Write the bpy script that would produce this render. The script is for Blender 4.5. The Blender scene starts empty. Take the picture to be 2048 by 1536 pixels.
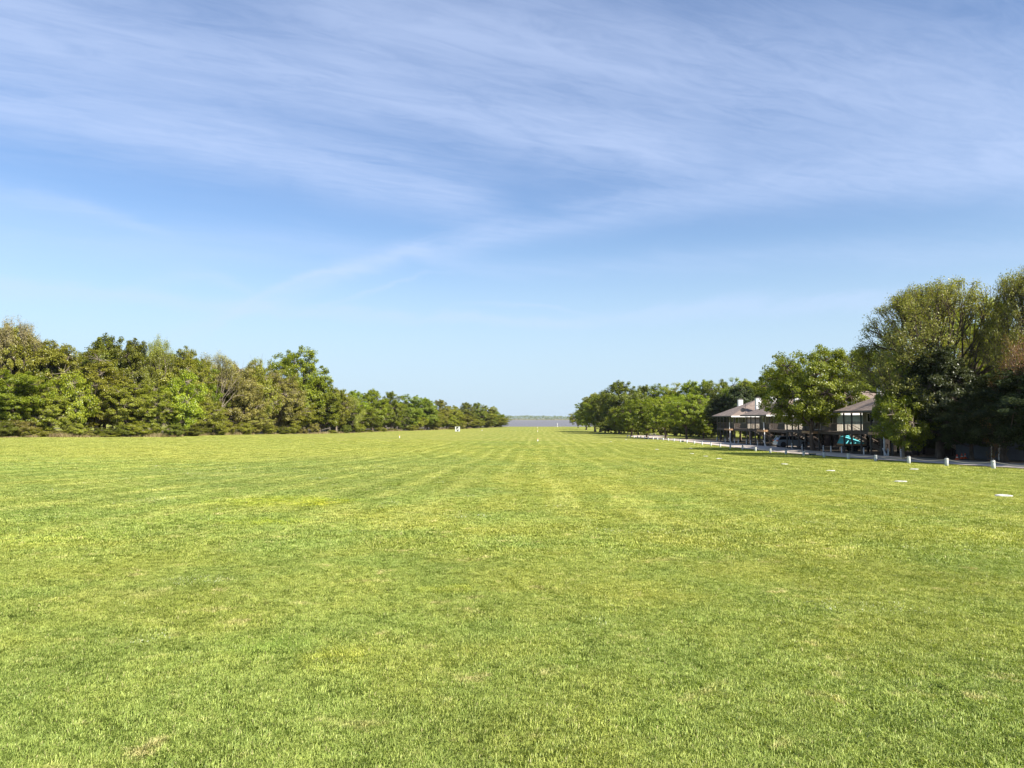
import bpy, math, random
import numpy as np
from mathutils import Vector, Matrix
R = math.radians
SC = bpy.context.scene
COL = SC.collection

# ------------------------------------------------------------------ camera
F = 1450.0                      # focal length in pixels of the 2048 px photograph
EYE = 1.7
HOR = 835.5
PITCH = math.atan((HOR - 768) / F)
YAW = math.atan(16 / F)
cam_d = bpy.data.cameras.new("camera")
cam_d.sensor_width = 36; cam_d.lens = F / 2048 * 36
cam_d.clip_start = 0.05; cam_d.clip_end = 20000
cam = bpy.data.objects.new("camera", cam_d); COL.objects.link(cam)
cam.location = (0, 0, EYE)
cam.rotation_euler = (math.pi / 2 + PITCH, 0, YAW)
SC.camera = cam

# ------------------------------------------------------------------ light
SUN_AZ, SUN_EL = R(129), R(41)
S = Vector((math.sin(SUN_AZ) * math.cos(SUN_EL), math.cos(SUN_AZ) * math.cos(SUN_EL), math.sin(SUN_EL)))
sl = bpy.data.lights.new("sun", 'SUN'); sl.energy = 5.0; sl.angle = R(0.53); sl.color = (1.0, 0.94, 0.84)
so = bpy.data.objects.new("sun", sl); COL.objects.link(so)
so.rotation_euler = S.to_track_quat('Z', 'Y').to_euler()
SC.view_settings.view_transform = 'Standard'
SC.view_settings.look = 'None'
SC.view_settings.exposure = 1.1
SC.view_settings.gamma = 1.0
SC.view_settings.use_curve_mapping = False
SC.cycles.max_bounces = 5
SC.cycles.diffuse_bounces = 2
SC.cycles.glossy_bounces = 2
SC.cycles.transmission_bounces = 3
SC.cycles.transparent_max_bounces = 6
SC.cycles.use_adaptive_sampling = True

# ------------------------------------------------------------------ node helper
class NT:
    def __init__(s, tree):
        s.t = tree; s.n = tree.nodes; s.l = tree.links
    def node(s, kind, **kw):
        n = s.n.new(kind)
        for k, v in kw.items(): setattr(n, k, v)
        return n
    def put(s, sock, v):
        if isinstance(v, bpy.types.NodeSocket): s.l.new(v, sock)
        else: sock.default_value = v
    def m(s, op, a, b=0.0, c=0.0, clamp=False):
        n = s.n.new('ShaderNodeMath'); n.operation = op; n.use_clamp = clamp
        s.put(n.inputs[0], a); s.put(n.inputs[1], b); s.put(n.inputs[2], c)
        return n.outputs[0]
    def add(s, a, b): return s.m('ADD', a, b)
    def mul(s, a, b): return s.m('MULTIPLY', a, b)
    def sub(s, a, b): return s.m('SUBTRACT', a, b)
    def noise(s, vec, scale, detail=3, rough=0.5, dist=0.0, out='Fac'):
        n = s.n.new('ShaderNodeTexNoise'); n.inputs['Scale'].default_value = scale
        n.inputs['Detail'].default_value = detail; n.inputs['Roughness'].default_value = rough
        n.inputs['Distortion'].default_value = dist
        if vec is not None: s.l.new(vec, n.inputs['Vector'])
        return n.outputs[out]
    def ramp(s, v, lo, hi, a=0.0, b=1.0, smooth=True):
        n = s.n.new('ShaderNodeMapRange'); n.interpolation_type = 'SMOOTHSTEP' if smooth else 'LINEAR'
        s.put(n.inputs[0], v); s.put(n.inputs[1], lo); s.put(n.inputs[2], hi); s.put(n.inputs[3], a); s.put(n.inputs[4], b)
        return n.outputs[0]
    def mix(s, f, a, b, mode='MIX'):
        n = s.n.new('ShaderNodeMix'); n.data_type = 'RGBA'; n.blend_type = mode
        s.put(n.inputs[0], f)
        for i, v in ((6, a), (7, b)):
            s.put(n.inputs[i], v if isinstance(v, bpy.types.NodeSocket) else (v[0], v[1], v[2], 1))
        return n.outputs[2]
    def xyz(s, x, y, z=0.0):
        n = s.n.new('ShaderNodeCombineXYZ'); s.put(n.inputs[0], x); s.put(n.inputs[1], y); s.put(n.inputs[2], z)
        return n.outputs[0]
    def sep(s, v):
        n = s.n.new('ShaderNodeSeparateXYZ'); s.l.new(v, n.inputs[0]); return n.outputs

def mat(name):
    m = bpy.data.materials.new(name); m.use_nodes = True
    t = NT(m.node_tree); t.n.clear()
    t.out = t.node('ShaderNodeOutputMaterial')
    return m, t

def ray(px, py):
    v = Vector(((px - 1024) / F, (768 - py) / F, -1.0))
    v = cam.rotation_euler.to_matrix() @ v
    return v.normalized()

# ------------------------------------------------------------------ sky (world)
W = bpy.data.worlds.new("World"); SC.world = W; W.use_nodes = True
w = NT(W.node_tree); w.n.clear()
wo = w.node('ShaderNodeOutputWorld'); bg = w.node('ShaderNodeBackground')
SKY_K = 0.085
bg.inputs[1].default_value = SKY_K
w.l.new(bg.outputs[0], wo.inputs[0])
sky = w.node('ShaderNodeTexSky'); sky.sky_type = 'NISHITA'; sky.sun_disc = False
sky.sun_elevation = SUN_EL; sky.sun_rotation = SUN_AZ
sky.altitude = 100; sky.air_density = 1.0; sky.dust_density = 0.7; sky.ozone_density = 2.2
tc = w.node('ShaderNodeTexCoord')
dx, dy, dz = w.sep(tc.outputs['Generated'])[:3]
az = w.m('ARCTAN2', dx, dy)
el = w.m('ARCSINE', dz)
def ae(px, py):
    v = ray(px, py); return math.atan2(v.x, v.y), math.asin(v.z)
# cirrus plane coordinates
zz = w.m('MAXIMUM', dz, 0.03)
u = w.m('DIVIDE', dx, zz); v_ = w.m('DIVIDE', dy, zz)
def rot2(a, sx, sy):
    c, s_ = math.cos(a), math.sin(a)
    return w.xyz(w.mul(w.add(w.mul(u, c), w.mul(v_, s_)), sx), w.mul(w.add(w.mul(u, -s_), w.mul(v_, c)), sy), 0.0)
fib = w.noise(rot2(R(30), 0.55, 1.5), 1.1, 6, 0.6, 0.6)
fib2 = w.noise(rot2(R(26), 1.2, 4.6), 2.6, 8, 0.70, 0.7)
aecoord = w.xyz(w.mul(az, 5.0), w.mul(el, 14.0), 0.3)
soft = w.noise(aecoord, 1.0, 5, 0.6, 0.8)
fib3 = w.noise(rot2(R(32), 0.26, 0.9), 1.0, 3, 0.5, 0.8)
tex = w.add(w.add(w.mul(w.ramp(fib, 0.33, 0.67), 0.34), w.mul(w.ramp(fib2, 0.32, 0.68), 0.36)), w.mul(w.ramp(fib3, 0.36, 0.60), 0.34))
tex2 = w.add(w.mul(w.ramp(soft, 0.3, 0.7), 0.6), w.mul(w.ramp(fib2, 0.3, 0.7), 0.4))
def band(pts, wid, amp, t, lo=0.25):
    lo = lo * 0.6
    A = [ae(x, y) for x, y in pts]
    a_ = np.array([p[0] for p in A]); e_ = np.array([p[1] for p in A])
    c = np.polyfit(a_, e_, 2)
    cen = w.add(w.mul(w.add(w.mul(az, float(c[0])), float(c[1])), az), float(c[2]))
    wob = w.mul(w.sub(soft, 0.5), 0.05)
    d = w.sub(w.sub(el, cen), wob)
    w0, w1 = wid[0] / F, wid[1] / F
    sg = w.ramp(az, float(a_[0]), float(a_[-1]), w0, w1, smooth=False)
    g = w.m('POWER', 2.718, w.mul(w.m('POWER', w.m('ABSOLUTE', w.m('DIVIDE', d, sg)), 2.0), -1.0))
    e0 = w.ramp(az, float(a_[0]) - 0.12, float(a_[0]) + 0.12)
    e1 = w.ramp(az, float(a_[-1]) + 0.12, float(a_[-1]) - 0.02)
    tt = w.add(w.mul(t, 1 - lo), lo)
    return w.mul(w.mul(w.mul(g, tt), amp), w.mul(e0, e1))
bands = [
    band([(520, 590), (900, 492), (1200, 440), (1500, 375), (1750, 350), (2200, 330)], (12, 50), 0.62, tex2, 0.5),
    band([(-200, 170), (0, 200), (250, 235), (450, 275), (650, 325), (900, 385)], (62, 45), 0.85, tex, 0.25),
    band([(-200, -20), (0, 20), (250, 90), (500, 150), (800, 180), (1050, 240), (1300, 300)], (60, 42), 0.85, tex, 0.25),
    band([(600, 20), (1000, 90), (1300, 140), (1700, 190), (2300, 240)], (80, 95), 0.75, tex, 0.35),
    band([(1000, 300), (1300, 330), (1700, 320), (2300, 330)], (40, 60), 0.35, tex, 0.4),
    band([(-200, 560), (0, 572), (300, 590), (600, 625), (900, 638), (1100, 642)], (18, 9), 0.55, tex2, 0.5),
    band([(1150, 640), (1450, 620), (1750, 600), (2200, 585)], (12, 24), 0.5, tex2, 0.5),
    band([(-100, 380), (60, 395), (200, 425)], (26, 12), 0.5, tex, 0.2),
    band([(520, 588), (575, 563), (640, 545)], (8, 6), 0.75, tex, 0.4),
    band([(310, 560), (370, 548), (440, 556)], (20, 10), 0.42, tex, 0.3),
    band([(980, 605), (1030, 604), (1090, 608)], (6, 4), 0.45, tex, 0.5),
    band([(-200, 470), (200, 480), (600, 500), (900, 520)], (50, 20), 0.30, tex, 0.4),
    band([(900, 540), (1300, 530), (1700, 510), (2200, 480)], (14, 30), 0.26, tex, 0.3),
    band([(650, 610), (720, 592), (800, 572)], (5, 4), 0.4, tex, 0.5),
    band([(350, 665), (420, 640), (520, 610)], (14, 7), 0.35, tex, 0.4),
]
tot = bands[0]
for b in bands[1:]: tot = w.add(tot, b)
veil = w.mul(w.ramp(el, R(12), R(24)), w.add(0.05, w.mul(tex, 0.30)))
tot = w.mul(w.sub(1.0, w.m('POWER', 2.718, w.mul(w.add(tot, veil), -1.25))), 0.78)
hz = w.mul(w.ramp(el, R(17), R(1.0)), 0.86)      # milky air near the horizon
hsv = w.node('ShaderNodeHueSaturation'); hsv.inputs['Hue'].default_value = 0.505
hsv.inputs['Saturation'].default_value = 1.12; hsv.inputs['Value'].default_value = 0.955
w.l.new(sky.outputs[0], hsv.inputs['Color'])
k = 1.0 / SKY_K
base = w.mix(hz, hsv.outputs[0], (0.270 * k, 0.358 * k, 0.450 * k))
skyc = w.mix(tot, base, (0.322 * k, 0.383 * k, 0.525 * k))
w.l.new(skyc, bg.inputs[0])

# ------------------------------------------------------------------ terrain
_hy = np.arange(-400, 1400, 1.0)
_hh = np.interp(_hy, [-400, -60, 0, 20, 44, 60, 80, 100, 135, 190, 300, 480, 492, 530, 1400],
                [1.0, 1.4, 1.70, 2.36, 3.1, 3.55, 4.0, 4.2, 4.4, 5.15, 5.55, 5.9, 6.1, 9.5, 12.0])
_k = np.exp(-np.linspace(-2, 2, 17) ** 2); _k /= _k.sum()
_hs = np.convolve(np.pad(_hh, 8, mode='edge'), _k, mode='valid')
_hs += EYE - np.interp(0, _hy, _hs)
def H(x, y):
    """depth of the ground below the camera"""
    x = np.asarray(x, float); y = np.asarray(y, float)
    h = np.interp(y, _hy, _hs)
    lift = 0.022 * np.log1p(np.exp(np.clip((-x - 12) / 5, -30, 30))) * 5
    lift = np.where(lift > 2.2, 2.2 + (lift - 2.2) * 0.1, lift)
    fade = np.clip((520 - y) / 80, 0, 1)
    return h - lift * fade
def gz(x, y): return float(EYE - H(x, y))
def ground(px, py):
    """the ground point seen at a pixel"""
    v = ray(px, py)
    t = 1.0
    for _ in range(6000):
        p = Vector((0, 0, EYE)) + v * t
        if p.z < gz(p.x, p.y): break
        t += max(0.02, t * 0.002)
    return p.x, p.y
def at(px, Y):
    return (px - 1040) / F * Y * 1.0
LAKE_Z = EYE - 7.5

# ------------------------------------------------------------------ object helpers
def tag(o, label=None, cat=None, group=None, kind=None):
    if label: o['label'] = label
    if cat: o['category'] = cat
    if group: o['group'] = group
    if kind: o['kind'] = kind
    return o
def empty(name, loc, label, cat, group=None, rz=0.0):
    o = bpy.data.objects.new(name, None); COL.objects.link(o)
    o.location = loc; o.rotation_euler = (0, 0, rz); o.empty_display_size = 0.3
    return tag(o, label, cat, group)
def meshobj(name, me, parent=None, loc=None):
    o = bpy.data.objects.new(name, me); COL.objects.link(o)
    if parent: o.parent = parent
    if loc: o.location = loc
    return o
def pymesh(name, V, Fc, m, smooth=False):
    me = bpy.data.meshes.new(name)
    V = np.asarray(V, np.float32); Fc = np.asarray(Fc, np.int32)
    me.vertices.add(len(V)); me.vertices.foreach_set('co', V.ravel())
    n = Fc.shape[1]
    me.loops.add(Fc.size); me.loops.foreach_set('vertex_index', Fc.ravel())
    me.polygons.add(len(Fc)); me.polygons.foreach_set('loop_start', np.arange(len(Fc), dtype=np.int32) * n)
    me.polygons.foreach_set('loop_total', np.full(len(Fc), n, np.int32))
    if smooth: me.polygons.foreach_set('use_smooth', np.ones(len(Fc), bool))
    me.update(calc_edges=True); me.validate()
    me.materials.append(m)
    return me

class MB:
    def __init__(s): s.v = []; s.f = []
    def box(s, x0, x1, y0, y1, z0, z1):
        b = len(s.v)
        s.v += [(x, y, z) for z in (z0, z1) for y in (y0, y1) for x in (x0, x1)]
        s.f += [tuple(b + i for i in q) for q in ((0, 2, 3, 1), (4, 5, 7, 6), (0, 1, 5, 4), (2, 6, 7, 3), (0, 4, 6, 2), (1, 3, 7, 5))]
        return s
    def beam(s, p0, p1, wd, hg=None, up=(0, 0, 1)):
        hg = hg or wd; p0 = Vector(p0); p1 = Vector(p1); d = (p1 - p0).normalized()
        up = Vector(up)
        if abs(d.dot(up)) > 0.98: up = Vector((1, 0, 0))
        a = d.cross(up).normalized() * wd / 2; c = a.cross(d).normalized() * hg / 2
        b = len(s.v)
        for p in (p0, p1):
            s.v += [tuple(p - a - c), tuple(p + a - c), tuple(p + a + c), tuple(p - a + c)]
        s.f += [tuple(b + i for i in q) for q in ((0, 1, 2, 3), (7, 6, 5, 4), (0, 4, 5, 1), (1, 5, 6, 2), (2, 6, 7, 3), (3, 7, 4, 0))]
        return s
    def poly(s, pts):
        b = len(s.v); s.v += [tuple(p) for p in pts]; s.f.append(tuple(range(b, b + len(pts)))); return s
    def lathe(s, prof, n=20, c=(0, 0, 0)):
        b = len(s.v)
        for r, z in prof:
            for i in range(n):
                a = 2 * math.pi * i / n
                s.v.append((c[0] + r * math.cos(a), c[1] + r * math.sin(a), c[2] + z))
        for j in range(len(prof) - 1):
            for i in range(n):
                q = (b + j * n + i, b + j * n + (i + 1) % n, b + (j + 1) * n + (i + 1) % n, b + (j + 1) * n + i)
                s.f.append(q)
        s.f.append(tuple(b + i for i in reversed(range(n))))
        s.f.append(tuple(b + (len(prof) - 1) * n + i for i in range(n)))
        return s
    def tube(s, pts, r, n=6):
        rings = []
        for k, p in enumerate(pts):
            p = Vector(p); q0 = Vector(pts[max(0, k - 1)]); q1 = Vector(pts[min(len(pts) - 1, k + 1)])
            d = (q1 - q0).normalized(); up = Vector((0, 0, 1)) if abs(d.z) < 0.95 else Vector((1, 0, 0))
            a = d.cross(up).normalized(); c = a.cross(d)
            rr = r[k] if hasattr(r, '__len__') else r
            b = len(s.v)
            for i in range(n):
                t = 2 * math.pi * i / n
                s.v.append(tuple(p + a * (rr * math.cos(t)) + c * (rr * math.sin(t))))
            rings.append(b)
        for b0, b1 in zip(rings, rings[1:]):
            for i in range(n): s.f.append((b0 + i, b0 + (i + 1) % n, b1 + (i + 1) % n, b1 + i))
        s.f.append(tuple(rings[0] + i for i in reversed(range(n)))); s.f.append(tuple(rings[-1] + i for i in range(n)))
        return s
    def build(s, name, m, parent=None, smooth=False):
        me = bpy.data.meshes.new(name); me.from_pydata(s.v, [], s.f); me.update()
        me.materials.append(m)
        if smooth:
            for p in me.polygons: p.use_smooth = len(p.vertices) == 4
        return meshobj(name, me, parent)

# ------------------------------------------------------------------ materials
def plain(name, col, rough=0.6, var=0.12, scale=6.0, metal=0.0, bump=0.0, spec=0.3, ori=None):
    m, t = mat(name)
    p = t.node('ShaderNodeBsdfPrincipled')
    c = t.node('ShaderNodeTexCoord').outputs['Object']
    if ori:
        mp = t.node('ShaderNodeMapping'); mp.inputs['Scale'].default_value = ori; t.l.new(c, mp.inputs[0]); c = mp.outputs[0]
    n = t.noise(c, scale, 4, 0.6)
    dark = [v * (1 - var) for v in col]; lite = [min(1, v * (1 + var)) for v in col]
    t.l.new(t.mix(t.ramp(n, 0.3, 0.7), dark, lite), p.inputs['Base Color'])
    p.inputs['Roughness'].default_value = rough; p.inputs['Metallic'].default_value = metal
    p.inputs['Specular IOR Level'].default_value = spec
    if bump:
        b = t.node('ShaderNodeBump'); b.inputs['Strength'].default_value = bump; b.inputs['Distance'].default_value = 0.02
        t.l.new(n, b.inputs['Height']); t.l.new(b.outputs[0], p.inputs['Normal'])
    t.l.new(p.outputs[0], t.out.inputs[0])
    return m

def lawn_group():
    g = bpy.data.node_groups.new("lawn_colour", 'ShaderNodeTree')
    g.interface.new_socket('Color', in_out='OUTPUT', socket_type='NodeSocketColor')
    g.interface.new_socket('Length', in_out='OUTPUT', socket_type='NodeSocketFloat')
    t = NT(g); out = t.node('NodeGroupOutput')
    pos = t.node('ShaderNodeNewGeometry').outputs['Position']
    x, y, z = t.sep(pos)[:3]
    flat = t.xyz(x, y, 0.0)
    big = t.noise(flat, 0.045, 3, 0.55, 0.4)
    midn = t.noise(flat, 0.35, 4, 0.6, 0.3)
    fine = t.noise(flat, 2.6, 4, 0.65)
    yel = (0.425, 0.420, 0.092); grn = (0.290, 0.362, 0.088); drk = (0.215, 0.30, 0.05); dry = (0.60, 0.50, 0.26)
    f = t.add(t.mul(big, 0.55), t.mul(midn, 0.45))
    c = t.mix(t.ramp(f, 0.40, 0.60), grn, yel)
    # the right side and the far left reach of the field are yellower
    rgt = t.ramp(x, -2.0, 20.0)
    lft = t.mul(t.ramp(t.add(y, t.mul(x, -0.35)), 55.0, 75.0), t.ramp(x, -4.0, -16.0))
    c = t.mix(t.mul(t.m('MAXIMUM', rgt, lft), 0.50), c, yel)
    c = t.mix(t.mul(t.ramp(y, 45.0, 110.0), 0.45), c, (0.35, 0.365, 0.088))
    # duller green middle ground left of the centre
    dull = t.mul(t.mul(t.ramp(x, -26.0, -14.0), t.ramp(x, 2.0, -6.0)), t.mul(t.ramp(y, 14.0, 24.0), t.ramp(y, 85.0, 50.0)))
    c = t.mix(t.mul(dull, 0.55), c, (0.25, 0.31, 0.085))
    c = t.mix(t.mul(t.ramp(midn, 0.56, 0.68), 0.45), c, drk)
    # mowing swaths, leaning blades' light and dark put into the colour; weaker crossing set
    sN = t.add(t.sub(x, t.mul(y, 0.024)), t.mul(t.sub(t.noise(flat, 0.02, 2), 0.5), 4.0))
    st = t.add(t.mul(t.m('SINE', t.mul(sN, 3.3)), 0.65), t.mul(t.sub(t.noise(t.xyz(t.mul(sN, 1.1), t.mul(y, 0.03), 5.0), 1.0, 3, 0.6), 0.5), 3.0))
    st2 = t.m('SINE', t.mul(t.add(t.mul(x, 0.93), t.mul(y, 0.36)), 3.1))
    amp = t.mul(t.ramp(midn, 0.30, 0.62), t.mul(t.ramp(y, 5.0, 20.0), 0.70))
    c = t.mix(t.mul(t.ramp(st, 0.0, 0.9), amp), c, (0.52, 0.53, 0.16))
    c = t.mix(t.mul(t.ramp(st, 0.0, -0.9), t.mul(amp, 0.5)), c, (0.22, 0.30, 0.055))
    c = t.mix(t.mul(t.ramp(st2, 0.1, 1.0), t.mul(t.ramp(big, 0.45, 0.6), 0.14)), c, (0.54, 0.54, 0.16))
    # broad weed patches (clover) that stay bright yellow-green
    def patch(px, py, rx, ry, col, fac, c):
        gx, gy = ground(px, py)
        ddx = t.m('POWER', t.m('ABSOLUTE', t.m('DIVIDE', t.sub(x, gx), rx)), 2.0)
        ddy = t.m('POWER', t.m('ABSOLUTE', t.m('DIVIDE', t.sub(y, gy), ry)), 2.0)
        dd = t.add(t.m('SQRT', t.add(ddx, ddy)), t.mul(t.sub(midn, 0.5), 1.6))
        return t.mix(t.mul(t.mul(t.ramp(dd, 1.15, 0.35), fac * 0.62), t.ramp(fine, 0.35, 0.6, 0.1, 1.0)), c, col)
    yg = (0.50, 0.53, 0.022)
    for a in [(560, 1003, 2.2, 2.2, yg, 0.75), (640, 1008, 0.8, 1.2, (0.62, 0.60, 0.02), 0.75), (520, 1045, 1.2, 0.7, yg, 0.6),
              (60, 1080, 1.6, 1.2, yg, 0.22), (460, 1040, 1.0, 0.5, drk, 0.5),
              (1660, 990, 1.9, 0.9, (0.15, 0.27, 0.04), 0.65), (1610, 968, 1.3, 1.2, (0.17, 0.28, 0.04), 0.5),
              (1220, 967, 1.6, 1.2, (0.2, 0.28, 0.04), 0.6), (1370, 1035, 0.9, 0.5, (0.2, 0.28, 0.04), 0.5),
              (1270, 935, 2.2, 2.4, (0.21, 0.30, 0.04), 0.5), (1330, 1120, 0.35, 0.25, dry, 0.5),
              (960, 995, 0.4, 4.0, (0.5, 0.57, 0.2), 0.35), (700, 915, 5.0, 2.0, dry, 0.32), (480, 950, 4.0, 2.0, dry, 0.25),
              (1300, 1450, 0.25, 0.3, drk, 0.5), (690, 1320, 0.5, 0.4, (0.5, 0.5, 0.07), 0.5),
              (520, 1290, 0.55, 0.4, (0.22, 0.34, 0.06), 0.6), (1150, 1330, 0.35, 0.25, (0.18, 0.29, 0.05), 0.6),
              (900, 1180, 0.5, 0.35, (0.52, 0.52, 0.06), 0.5), (1970, 975, 1.5, 1.2, (0.22, 0.31, 0.05), 0.5),
              (250, 1190, 0.8, 0.5, (0.48, 0.46, 0.18), 0.5)]:
        c = patch(*a, c)
    # dry straw spots
    dr = t.mul(t.ramp(fine, 0.54, 0.68), t.ramp(t.noise(flat, 0.9, 3, 0.6), 0.47, 0.62))
    c = t.mix(t.mul(dr, 0.65), c, dry)
    st3 = t.noise(t.xyz(t.mul(x, 0.45), t.mul(y, 0.16), 2.0), 1.0, 5, 0.68, 0.5)
    tone = t.add(t.mul(t.sub(fine, 0.5), 0.75), t.mul(t.sub(st3, 0.5), 0.85))
    tone = t.add(1.0, t.m('MAXIMUM', t.m('MINIMUM', tone, 0.32), -0.34))
    c = t.mix(1.0, c, t.xyz(tone, t.add(t.mul(tone, 0.85), 0.15), tone), 'MULTIPLY')
    t.l.new(c, out.inputs[0]); t.l.new(midn, out.inputs[1])
    return g
LAWN = lawn_group()

def grass_material(blades):
    m, t = mat("grass_blades" if blades else "lawn_soil")
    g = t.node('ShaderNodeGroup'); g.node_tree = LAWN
    geo = t.node('ShaderNodeNewGeometry'); pos = geo.outputs['Position']
    if blades:
        r = geo.outputs['Random Per Island']
        c = t.mix(1.0, g.outputs[0], t.mix(r, (0.50, 0.60, 0.38), (1.42, 1.34, 1.40)), 'MULTIPLY')
        c = t.mix(t.ramp(r, 0.972, 0.98), c, (0.46, 0.42, 0.19))
        xx, yy, zz_ = t.sep(pos)[:3]
        fl = t.ramp(t.noise(t.xyz(xx, yy, 0.0), 0.42, 3, 0.6), 0.60, 0.66)
        c = t.mix(t.mul(t.m('GREATER_THAN', t.m('FRACT', t.mul(r, 37.0)), 0.965), fl), c, (0.80, 0.80, 0.68))
        d = t.node('ShaderNodeBsdfDiffuse'); t.l.new(c, d.inputs[0])
        tr = t.node('ShaderNodeBsdfTranslucent'); t.l.new(t.mix(1.0, c, (1.15, 1.2, 0.5), 'MULTIPLY'), tr.inputs[0])
        mx = t.node('ShaderNodeMixShader'); mx.inputs[0].default_value = 0.30
        t.l.new(d.outputs[0], mx.inputs[1]); t.l.new(tr.outputs[0], mx.inputs[2])
        gl = t.node('ShaderNodeBsdfGlossy'); gl.inputs['Roughness'].default_value = 0.45
        gl.inputs[0].default_value = (0.9, 1, 0.8, 1)
        m2 = t.node('ShaderNodeMixShader'); m2.inputs[0].default_value = 0.018
        t.l.new(mx.outputs[0], m2.inputs[1]); t.l.new(gl.outputs[0], m2.inputs[2])
        t.l.new(m2.outputs[0], t.out.inputs[0])
    else:
        x, y, z = t.sep(pos)[:3]
        f1 = t.noise(pos, 9.0, 5, 0.75)
        f2 = t.noise(t.xyz(t.mul(x, 1.0), t.mul(y, 0.45), 0.0), 1.6, 6, 0.7)
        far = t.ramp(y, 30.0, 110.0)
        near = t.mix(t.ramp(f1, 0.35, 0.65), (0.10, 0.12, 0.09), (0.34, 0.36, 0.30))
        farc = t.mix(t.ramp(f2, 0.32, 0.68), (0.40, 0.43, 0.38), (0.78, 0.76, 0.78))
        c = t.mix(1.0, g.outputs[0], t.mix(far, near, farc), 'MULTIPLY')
        # beach and worn edge at the lake end
        c = t.mix(t.ramp(t.add(y, t.mul(t.noise(pos, 0.2, 3), 8.0)), 492.0, 500.0), c, (0.30, 0.24, 0.15))
        p = t.node('ShaderNodeBsdfDiffuse'); t.l.new(c, p.inputs[0])
        b = t.node('ShaderNodeBump'); b.inputs['Strength'].default_value = 0.8; b.inputs['Distance'].default_value = 0.05
        t.l.new(t.add(f1, f2), b.inputs['Height']); t.l.new(b.outputs[0], p.inputs['Normal'])
        t.l.new(p.outputs[0], t.out.inputs[0])
    return m
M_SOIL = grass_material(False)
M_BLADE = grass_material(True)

def leafmat(name, a, b, c, trans=0.35):
    """a darker, b lighter, c rare accent"""
    m, t = mat(name)
    geo = t.node('ShaderNodeNewGeometry'); oi = t.node('ShaderNodeObjectInfo')
    tcx = t.node('ShaderNodeTexCoord').outputs['Object']
    r = geo.outputs['Random Per Island']
    n = t.noise(tcx, 0.45, 3, 0.6)
    col = t.mix(t.ramp(t.add(t.mul(n, 0.7), t.mul(r, 0.3)), 0.35, 0.65), a, b)
    col = t.mix(t.mul(t.ramp(r, 0.86, 0.9), 0.8), col, c)
    hs = t.node('ShaderNodeHueSaturation'); t.l.new(col, hs.inputs['Color'])
    t.l.new(t.add(0.487, t.mul(oi.outputs['Random'], 0.026)), hs.inputs['Hue'])
    t.l.new(t.add(0.88, t.mul(oi.outputs['Random'], 0.36)), hs.inputs['Value'])
    d = t.node('ShaderNodeBsdfDiffuse'); t.l.new(hs.outputs[0], d.inputs[0])
    tr = t.node('ShaderNodeBsdfTranslucent'); t.l.new(t.mix(1.0, hs.outputs[0], (1.3, 1.35, 0.5), 'MULTIPLY'), tr.inputs[0])
    mx = t.node('ShaderNodeMixShader'); mx.inputs[0].default_value = trans
    t.l.new(d.outputs[0], mx.inputs[1]); t.l.new(tr.outputs[0], mx.inputs[2])
    gl = t.node('ShaderNodeBsdfGlossy'); gl.inputs['Roughness'].default_value = 0.4
    m2 = t.node('ShaderNodeMixShader'); m2.inputs[0].default_value = 0.03
    t.l.new(mx.outputs[0], m2.inputs[1]); t.l.new(gl.outputs[0], m2.inputs[2])
    t.l.new(m2.outputs[0], t.out.inputs[0])
    return m
LM = {
    'green': leafmat("leaf_green", (0.122, 0.158, 0.011), (0.215, 0.250, 0.017), (0.26, 0.30, 0.03)),
    'vivid': leafmat("leaf_vivid", (0.145, 0.192, 0.010), (0.250, 0.290, 0.015), (0.29, 0.34, 0.03)),
    'olive': leafmat("leaf_olive", (0.165, 0.178, 0.017), (0.285, 0.285, 0.030), (0.33, 0.33, 0.05)),
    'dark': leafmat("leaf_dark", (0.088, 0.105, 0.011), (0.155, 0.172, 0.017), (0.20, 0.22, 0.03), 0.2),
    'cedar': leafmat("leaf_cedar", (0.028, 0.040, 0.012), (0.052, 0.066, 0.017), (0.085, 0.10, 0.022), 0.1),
    'brown': leafmat("leaf_brown", (0.180, 0.165, 0.036), (0.295, 0.270, 0.060), (0.27, 0.28, 0.05), 0.25),
    'tan': leafmat("leaf_tan", (0.23, 0.20, 0.08), (0.34, 0.295, 0.11), (0.26, 0.26, 0.07), 0.25),
    'yellow': leafmat("leaf_yellow", (0.17, 0.21, 0.015), (0.29, 0.32, 0.022), (0.42, 0.42, 0.03)),
    'pecan': leafmat("leaf_pecan", (0.17, 0.19, 0.025), (0.29, 0.30, 0.05), (0.38, 0.38, 0.09), 0.45),
    'rust': leafmat("leaf_rust", (0.14, 0.055, 0.020), (0.22, 0.10, 0.03), (0.22, 0.20, 0.04), 0.2),
}
M_BARK = plain("bark_grey", (0.20, 0.165, 0.125), 0.9, 0.35, 5, bump=0.6, ori=(1, 1, 0.25))
M_BARKD = plain("bark_dark", (0.10, 0.075, 0.055), 0.9, 0.4, 4, bump=0.8, ori=(1, 1, 0.2))
M_TWIG = plain("twig_tan", (0.20, 0.13, 0.09), 0.9, 0.25, 5)

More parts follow.
